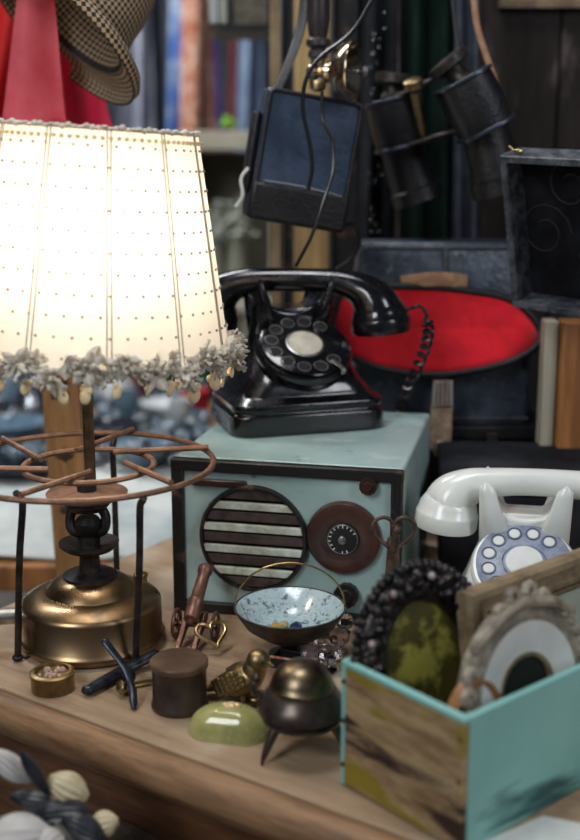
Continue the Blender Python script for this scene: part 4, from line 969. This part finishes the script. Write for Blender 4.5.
# ================================================================== HAT AND RED SCARF
yt = 1.52
hc = ony(69, 27, yt); HTM = along(hc, (.60, .36, .68))
ht = thing('tweed_hat', 'brown houndstooth tweed hat with curved brim hanging at the top left', 'hat', HTM)
def lathe_uv(prof, n, M, mname, m, par, us, vs):
    bm = bmesh.new(); uvl = bm.loops.layers.uv.new('UVMap'); rings = []; L_ = [0]
    for i in range(1, len(prof)): L_.append(L_[-1]+math.hypot(prof[i][0]-prof[i-1][0], prof[i][1]-prof[i-1][1]))
    for r, z in prof: rings.append([bm.verts.new(M @ Vector((r*math.cos(2*PI*j/n), r*math.sin(2*PI*j/n)*1.0, z))) for j in range(n)])
    for i in range(len(prof)-1):
        for j in range(n):
            f = bm.faces.new([rings[i][j], rings[i][(j+1) % n], rings[i+1][(j+1) % n], rings[i+1][j]])
            for lp_, (jj, ii) in zip(f.loops, ((j, i), (j+1, i), (j+1, i+1), (j, i+1))): lp_[uvl].uv = (jj/n*us, L_[ii]*vs)
    bmesh.ops.recalc_face_normals(bm, faces=bm.faces)
    me = bpy.data.meshes.new(mname); bm.to_mesh(me); bm.free(); me.materials.append(m)
    for p in me.polygons: p.use_smooth = True
    o = bpy.data.objects.new(mname, me); COL.objects.link(o); o.parent = par; q = o.modifiers.new('t', 'SOLIDIFY'); q.thickness = .003; return o
lathe_uv([(.116, -.014), (.1165, -.004), (.110, .004), (.096, .008), (.084, .007), (.076, .010)], 72, I4, 'brim', HOUND, ht, 130, 205)
lathe_uv([(.076, .010), (.071, .03), (.064, .07), (.058, .095), (.045, .108), (.025, .112), (.001, .113)], 72, I4, 'crown', HOUND, ht, 90, 205)
b = B(); b.lathe([(.0775, .004), (.0735, .012), (.069, .03), (.062, .07), (.052, .095), (.02, .103), (0, .104)], 48, cap=(False, False)); b.build('lining', BLKCL, ht)
b = B(); b.tube(catmull([ony(120, -50, yt+.08), ony(122, -90, yt+.08)], 4), .003, 8); 
o = b.build('hat_loop', BLKC, ht); o.matrix_parent_inverse = HTM.inverted()
SCF = mat('red_chiffon', (.78, .008, .06), .45, c2=(.66, .005, .04), scale=6, sheen=.3)
SCL = mat('pale_red_chiffon', (.86, .12, .15), .5, c2=(.74, .05, .08), scale=6, sheen=.3)
cloth('red_scarf', (44, 60, -50), (6, 122, 175), 1.64, SCF, 'crimson silk scarf hanging at top left behind the lampshade', 'scarf', 1.1, .020, thick=.002, nu=60)
cloth('pink_scarf', (22, 50, -40), (2, 66, 130), 1.56, SCL, 'paler sheer pinkish-red scarf layered in front of the crimson one', 'scarf', .8, .010, thick=.0015, ph=2)
cloth('scarlet_jacket', (-60, 30, -60), (-60, -2, 150), 1.60, mat('scarlet_cloth', (.62, .012, .012), .7), 'scarlet jacket at the left edge beside the sheer scarf', 'jacket', 2, .012)
b = B(); b.cyl((-.9, 1.56, 1.635), (-.22, 1.56, 1.635), .010, n=16); o = b.build('garment_rail', IRON); tag(o, 'iron rail above the frame holding the red scarves and the tweed hat', 'rail')

# ================================================================== BACKGROUND BENCH
bn = thing('trestle_bench', 'low wooden bench behind the stove covered with a pale cloth', 'table', TR(-.6, 2.35, 0))
zB_ = .64; fy_ = onz(80, 566, zB_).y-2.35
b = B(); b.box((-.35, .65+fy_, zB_-.022), (1.64, 1.3, .042)); b.build('top', OWOOD, bn, bevel=.003)
for lx in (-1.1, .40):
    for ly in (fy_+.06, fy_+1.24):
        b = B(); b.box((lx, ly, (zB_-.04)/2), (.05, .05, zB_-.044)); b.build('leg', OWOOD, bn)
pts_ = []
b = B(); rs = []
PAT = mat('pale_blue_cloth', (.60, .62, .58), .85, c2=(.36, .42, .42), c3=(.66, .66, .60), scale=5)
for i in range(30):
    row = []
    for j in range(40):
        x_ = -1.75+1.58*j/39; y_ = 2.35+fy_+.022+.9*i/29; row.append(Vector((x_, y_, zB_+.004+.004*math.sin(x_*23+y_*9)*math.sin(y_*17)+.002)))
    rs.append(b.ring(row))
b.skin(rs, closed=False); o = b.build('bench_cloth', PAT, solid=.003, ang=80); tag(o, 'pale blue-white cloth spread over the bench behind the stove', 'cloth')
GB = mat('smoky_blue_glass', (.16, .24, .30), .08, c2=(.09, .14, .19), scale=12); GW = mat('white_china', (.62, .64, .64), .2); GN = mat('green_tin', (.01, .16, .09), .4); RD_ = mat('red_tin', (.42, .015, .03), .4)
DK = mat('black_china', (.02, .022, .03), .15); SV = mat('tarnished_silver', (.45, .47, .5), .25, 1, c2=(.2, .22, .25), scale=20); BG_ = mat('beige_china', (.45, .40, .32), .4)
VP = {'bowl': [(.02, 0), (.022, .004), (.05, .03), (.07, .06), (.067, .06), (.045, .03), (0, .008)],
      'jug': [(.035, 0), (.05, .02), (.055, .06), (.04, .10), (.03, .12), (.036, .14), (.033, .14), (.026, .12), (0, .02)],
      'bottle': [(.03, 0), (.033, .01), (.033, .09), (.025, .11), (.012, .13), (.012, .16), (.015, .162), (.015, .17), (0, .17)],
      'goblet': [(.028, 0), (.028, .003), (.005, .008), (.005, .05), (.02, .06), (.032, .085), (.03, .115), (.028, .115), (.028, .085), (0, .062)],
      'tin': [(.04, 0), (.04, .07), (.042, .071), (.042, .085), (.038, .087), (0, .088)],
      'plate': [(.04, 0), (.05, .006), (.09, .014), (.092, .016), (.05, .009), (0, .006)]}
bench = [(10, 452, 'bowl', GB, 1.1, 'smoky blue glass bowl at the far left of the bench'), (34, 430, 'jug', SV, .8, 'tarnished silver jug left of the carved post'), (12, 412, 'bottle', GB, .9, 'blue-grey glass bottle at the left edge behind the bowl'),
         (42, 405, 'bowl', BG_, .9, 'beige china bowl left of the carved post, behind the silver jug'), (108, 452, 'bowl', DK, 1.0, 'black china bowl just right of the carved post'), (128, 438, 'goblet', GB, .9, 'smoky glass goblet on the bench under the lampshade'),
         (150, 452, 'plate', SV, 1.0, 'tarnished silver dish on the bench left of the radio'), (120, 410, 'jug', GW, .8, 'white china jug on the bench under the lampshade trim'), (166, 425, 'bowl', GW, .9, 'white china bowl on the bench beside the red tin'),
         (196, 418, 'tin', RD_, .8, 'red tin on the bench left of the black telephone'), (160, 396, 'tin', GN, 1.2, 'green tin on the bench behind the white china bowl'), (196, 392, 'tin', GN, 1.3, 'wide green tin nearest the black telephone base'),
         (134, 396, 'tin', RD_, 1.0, 'dark red tin between the white jug and the green tin'), (180, 440, 'goblet', GW, .8, 'white stemmed cup on the bench right of the silver dish'), (20, 470, 'plate', DK, 1.1, 'black china plate on the bench cloth at far left'),
         (142, 468, 'bowl', GB, .9, 'small blue glass bowl nearest the radio corner'), (88, 398, 'bottle', BG_, .9, 'beige bottle directly behind the carved post')]
for px, py, kd, m_, s_, lab in bench:
    q = onz(px, py, zB_+.01); b = B(); b.lathe([(r_*s_, z_*s_) for r_, z_ in VP[kd]], 32); o = b.build(kd, m_, ang=50); o.location = (q.x, q.y, zB_+.0105); tag(o, lab, {'tin': 'tin', 'goblet': 'glass'}.get(kd, kd))

hb_ = random.Random(11); b = B()
for k in range(420):
    px, py = hb_.uniform(-25, 205), hb_.choice((385, 400, 415, 430, 445, 456))+hb_.uniform(-8, 8); q = onz(px, py, zB_+.02); s_ = hb_.uniform(.008, .022)
    b.ell((q.x, q.y, zB_+.012+s_*.8+hb_.random()*.02), (s_, s_*hb_.uniform(.7, 1.4), s_*hb_.uniform(.5, 1)), 9, m=6)
for k in range(40):
    px, py = hb_.uniform(-10, 200), hb_.uniform(390, 458); q = onz(px, py, zB_+.02); Mh = TR(q.x, q.y, zB_+.03) @ RX(hb_.uniform(-30, 30)); b.torus((0, 0, 0), hb_.uniform(.02, .045), .005, 24, 6, Mh)
o = b.build('bead_heap', mat('mixed_beads', (.025, .035, .05), .1, c2=(.12, .17, .21), c3=(.72, .72, .70), scale=16, lo=.44, hi=.55)); tag(o, 'glittering heap of blue, grey and white beads and bangles covering the bench', 'beads', kind='stuff')

# ================================================================== FAR BACKGROUND
def bcl(n, x0, x1, y0, y1, yy, c, c2, lab, folds=3, cat='garment', ph=0, scale=6):
    sl = 9*math.sin(x0*.7)
    return cloth(n, (x0+5+sl, x1-5+sl, y0), (x0, x1, y1), yy, mat(n+'_cloth', c, .85, c2=c2, scale=scale), lab, cat, folds*.55, .035, nu=50, nv=20, thick=.006, ph=ph)
yf_ = 4.0
bcl('grey_jacket', 112, 148, -60, 330, yf_+.25, (.05, .06, .08), (.12, .13, .16), 'dark grey jacket on the far rail right of the tweed hat', 2)
bcl('light_shirt', 134, 156, -60, 220, yf_+.05, (.36, .38, .44), (.20, .22, .28), 'pale grey shirt on the far rail between dark jackets', 2, ph=1)
bcl('navy_coat', 150, 172, -60, 330, yf_+.15, (.02, .03, .05), (.04, .05, .08), 'navy coat on the far rail left of the blue dress', 2, ph=2)
bcl('blue_dress', 166, 186, -60, 190, yf_, (.05, .13, .38), (.30, .38, .50), 'bright blue dress on the far rail', 2, ph=3)
bcl('orange_dress', 179, 216, -60, 200, yf_-.1, (.32, .08, .035), (.55, .36, .26), 'orange and cream patterned dress on the far rail', 2, ph=.5, scale=30)
bcl('purple_scarf', 213, 226, -60, 200, yf_, (.12, .06, .30), (.22, .14, .42), 'purple scarf on the far rail', 1.5, cat='scarf')
bcl('crimson_scarf', 225, 236, -60, 200, yf_+.1, (.36, .05, .09), (.45, .12, .12), 'dull crimson scarf on the far rail right of the purple one', 1, cat='scarf')
bcl('steel_blue_shirt', 234, 262, -60, 200, yf_, (.24, .32, .44), (.14, .20, .32), 'steel blue shirt on the far rail behind the tan moulding', 2, ph=1)
bcl('slate_coat', 255, 285, -60, 260, yf_+.2, (.10, .13, .17), (.06, .07, .09), 'slate coat on the far rail, rightmost, partly behind the boards', 2, ph=2)
bcl('dim_coat', -30, 60, -60, 330, yf_+.62, (.10, .14, .20), (.20, .22, .26), 'grey-blue coat on the far rail glimpsed left of the scarves', 4, ph=2)
bcl('black_dress', 60, 116, -60, 330, yf_+.46, (.03, .03, .04), (.06, .06, .07), 'black dress on the far rail behind the tweed hat', 3, ph=1)
b = B(); b.cyl((-1.6, 4.1, 2.02), (.3, 4.1, 2.02), .016, n=16)
for x_ in (-1.58, .28): b.cyl((x_, 4.1, 0), (x_, 4.1, 2.03), .018, n=16)
o = b.build('clothes_rack', IRON); tag(o, 'long metal clothes rack at the back carrying the coloured garments', 'clothes rack')
# pale shelf unit below the garments
q0 = ony(195, 137, 3.3); q1 = ony(262, 137, 3.3)
shf = thing('shelf_unit', 'pale beige shelf unit behind the lamp, below the coloured dresses', 'shelf', TR(q0.x, 3.3, 0))
wS = q1.x-q0.x; zs = q0.z
b = B(); b.box((wS/2, .15, zs-.01), (wS+.1, .32, .05)); b.build('shelf_board', BEIGE, shf, bevel=.003)
b = B(); b.box((wS/2, .15, zs-.47), (wS+.1, .32, .03)); b.build('shelf_board', BEIGE, shf, bevel=.003)
for x_ in (-.035, wS+.035): b = B(); b.box((x_, .15, (zs-.04)/2), (.03, .30, zs-.04)); b.build('side', BEIGE, shf)
b = B(); b.box((wS/2, .30, (zs-.04)/2), (wS+.1, .02, zs-.04)); b.build('back', mat('dim_board', (.20, .18, .13), .8), shf)
def px3(px, py, y): return ony(px, py, y)
for k, (px, py, lab) in enumerate(((214, 190, 'whitish dried flower bunch, left one on the shelf behind the lamp'), (236, 186, 'whitish dried flower bunch, right one on the shelf behind the lamp'))):
    p = px3(px, 212, 3.33); b = B(); rk = random.Random(k)
    for i in range(60): b.ell((rk.gauss(0, .02), rk.gauss(0, .014), .07+rk.gauss(0, .03)), (.010, .010, .007), 6, m=4)
    o = thing('dried_flowers', lab, 'flowers', TR(p.x, p.y+.03, zs-.4545)); hd = .17
    ob_ = b.build('flower_heads', mat('dried_white', (.62, .64, .55), .8, c2=(.35, .38, .30), scale=60), o); ob_.location = (0, 0, .15)
    b = B(); b.lathe([(.028, 0), (.035, .03), (.03, .10), (.022, .16), (.024, .17)], 24); b.build('vase', mat('grey_green_vase', (.20, .20, .15), .5), o)
for k, (x0, x1, c_, lab) in enumerate(((203, 212, (.12, .10, .07), 'dark brown book spine below the dried flowers'), (214, 223, (.26, .24, .19), 'greyish book spine below the dried flowers'), (225, 236, (.10, .085, .06), 'brown book spine right of the greyish one'), (238, 250, (.44, .40, .30), 'pale cream book spine, rightmost on the lower shelf'))):
    a, c2_ = ony(x0, 240, 3.32).x, ony(x1, 240, 3.32).x; b = B(); b.box(((a+c2_)/2, 3.4, zs-.485-.17), (c2_-a-.004, .16, .33)); o = b.build('tall_book', mat('book_%d' % k, c_, .8), bevel=.003); tag(o, lab, 'book')
b = B(); b.box((wS/2, .14, zs-.832), (wS+.02, .28, .02)); b.build('shelf_board', BEIGE, shf)
q = ony(236, 134, 2.85); b = B()
for i in range(14): b.ell((random.gauss(0, .014), random.gauss(0, .01), .02+random.random()*.03), (.010, .008, .012), 7, m=4)
o = b.build('green_sprig', mat('fresh_green', (.18, .38, .03), .7)); o.location = (ony(228, 130, 3.35).x, 3.35, zs+.017); o.scale = (.7, .7, .7); tag(o, 'tiny bright green sprig on the pale shelf top', 'plant')
# framed relief and pale books hanging at the top
q = ony(230, 31, 2.3); pf_ = thing('small_picture', 'small grey-brown relief picture in a dark frame at the top, left of the tan moulding', 'picture frame', TR(q.x, 2.3, q.z))
wP = ony(271, 31, 2.3).x-q.x
rect_frame(pf_, wP, .16, [(0, -.006), (0, .008), (.006, .010), (.008, -.006)], BLACKP); b = B(); b.box((wP/2, .0, .08), (wP-.012, .006, .148)); b.build('relief', mat('grey_relief', (.17, .15, .11), .7, c2=(.09, .08, .06), scale=40, bump=.8), pf_)
for k, (x0, x1, c_) in enumerate(((209, 219, (.50, .52, .50)), (219, 228, (.42, .43, .36)))):
    a, c2_ = ony(x0, 20, 2.3).x, ony(x1, 20, 2.3).x; b = B(); b.box(((a+c2_)/2, 2.34, q.z+.092), (c2_-a-.002, .10, .16)); o = b.build('pale_book', mat('pale_book_%d' % k, c_, .7), bevel=.002); tag(o, ('light grey book standing left of the relief picture, the outer one', 'pale olive book directly left of the relief picture')[k], 'book')
b = B(); b.box((q.x+.026, 2.37, q.z+.004), (.125, .18, .012)); o = b.build('wall_shelf', BLACKP); tag(o, 'dark narrow shelf board under the relief picture and pale books', 'shelf')

# dark curtain behind bench and case
cloth('grey_curtain', (-60, 262, 200), (-60, 262, 480), 3.85, mat('dim_curtain', (.07, .08, .09), .9, c2=(.16, .16, .15), scale=5), 'dim grey curtain hanging behind the bench', 'curtain', 8, .05, nu=80)

# ================================================================== SHELLS IN THE BASKET, BOTTOM LEFT
q = ony(20, 862, .86)
bk = thing('wicker_basket', 'dark wicker basket of shells in front of the table at bottom left', 'basket', TR(q.x, q.y, 0))
zt_ = q.z-.0
b = B(); pr_ = [(.085, 0), (.10, .02)]; 
for i in range(30):
    k = i/29; pr_.append((.10+.035*k+.0022*(i % 2), .02+(zt_-.06)*k))
pr_ += [(.128, zt_-.04), (.096, .03), (0, .025)]
b.lathe(pr_, 48); b.build('body', mat('dark_wicker', (.05, .035, .025), .7, c2=(.09, .06, .04), scale=60), bk, ang=30)
b = B(); b.torus((0, 0, zt_-.04), .134, .006, 48, 8); b.build('rim', mat('dark_wicker', (.05, .035, .025), .7), bk)
zs_ = zt_-.05
b = B(); b.lathe([(.125, 0), (.10, .012), (.05, .025), (0, .03)], 30); o = b.build('shell_heap', mat('dark_shells', (.02, .02, .025), .4, c2=(.06, .05, .05), scale=60, bump=1)); o.location = (q.x, q.y, zs_-.012); tag(o, 'dark heap of small shells filling the wicker basket', 'shells', kind='stuff')
def shell(px, py, y, rx, ry, rz, rot, m, lab, name='shell'):
    p = ony(px, py, y); b = B(); rs = []; n_ = 28
    for t in range(12):
        k = t/11; xx = -rx+2*rx*k; h_ = math.sin(PI*min(max(k, .03), .97))**.6
        rs.append(b.ring([Vector((xx, ry*h_*math.cos(2*PI*j/n_), rz*h_*math.sin(2*PI*j/n_)*(1 if math.sin(2*PI*j/n_) > 0 else .35)+.0008*math.sin(j*3))) for j in range(n_)]))
    b.skin(rs); o = b.build(name, m); o.matrix_world = Matrix.Translation(p) @ Euler([R(a) for a in rot]).to_matrix().to_4x4(); tag(o, lab, 'shell', 'shells in the basket'); return o
SHC = mat('cream_shell', (.52, .44, .28), .45, c2=(.40, .31, .17), scale=40); SHW = mat('white_shell', (.46, .43, .40), .45, c2=(.45, .42, .40), scale=40); SHD = mat('blue_mussel', (.02, .023, .03), .35, c2=(.075, .075, .08), scale=30)
shell(68, 788, .88, .0185, .0135, .009, (60, 30, 0), SHC, 'cream oval shell standing highest in the basket')
shell(10, 766, .88, .022, .010, .007, (65, 42, 0), SHW, 'white pointed shell at the left edge of the basket')
shell(104, 824, .87, .0125, .0115, .009, (50, -15, 0), SHC, 'small round cream shell at the right of the basket')
shell(18, 836, .84, .026, .019, .014, (40, 0, 10), SHW, 'large white ribbed shell at the bottom left corner')
shell(50, 842, .84, .014, .012, .010, (40, 0, 60), SHW, 'smaller white shell beside the large corner shell')
shell(34, 772, .87, .022, .006, .006, (60, 62, 0), SHD, 'dark slender mussel shell beside the white pointed one')
shell(36, 800, .88, .022, .009, .008, (60, 10, 0), SHD, 'dark mussel shell lying below the slender mussel')
shell(60, 812, .87, .024, .011, .010, (50, -8, 0), SHD, 'blue-black mussel shell under the cream oval shell')
shell(84, 828, .86, .020, .011, .010, (50, 30, 0), SHD, 'blue-black mussel shell left of the small round cream shell')
shell(56, 802, .88, .010, .007, .006, (50, 20, 0), mat('brown_shell', (.20, .14, .10), .5), 'little brown shell under the cream oval shell')
shell(66, 838, .85, .016, .0035, .0035, (30, 62, 0), mat('grey_twig_shell', (.24, .22, .17), .6), 'thin greyish razor shell at the bottom edge')
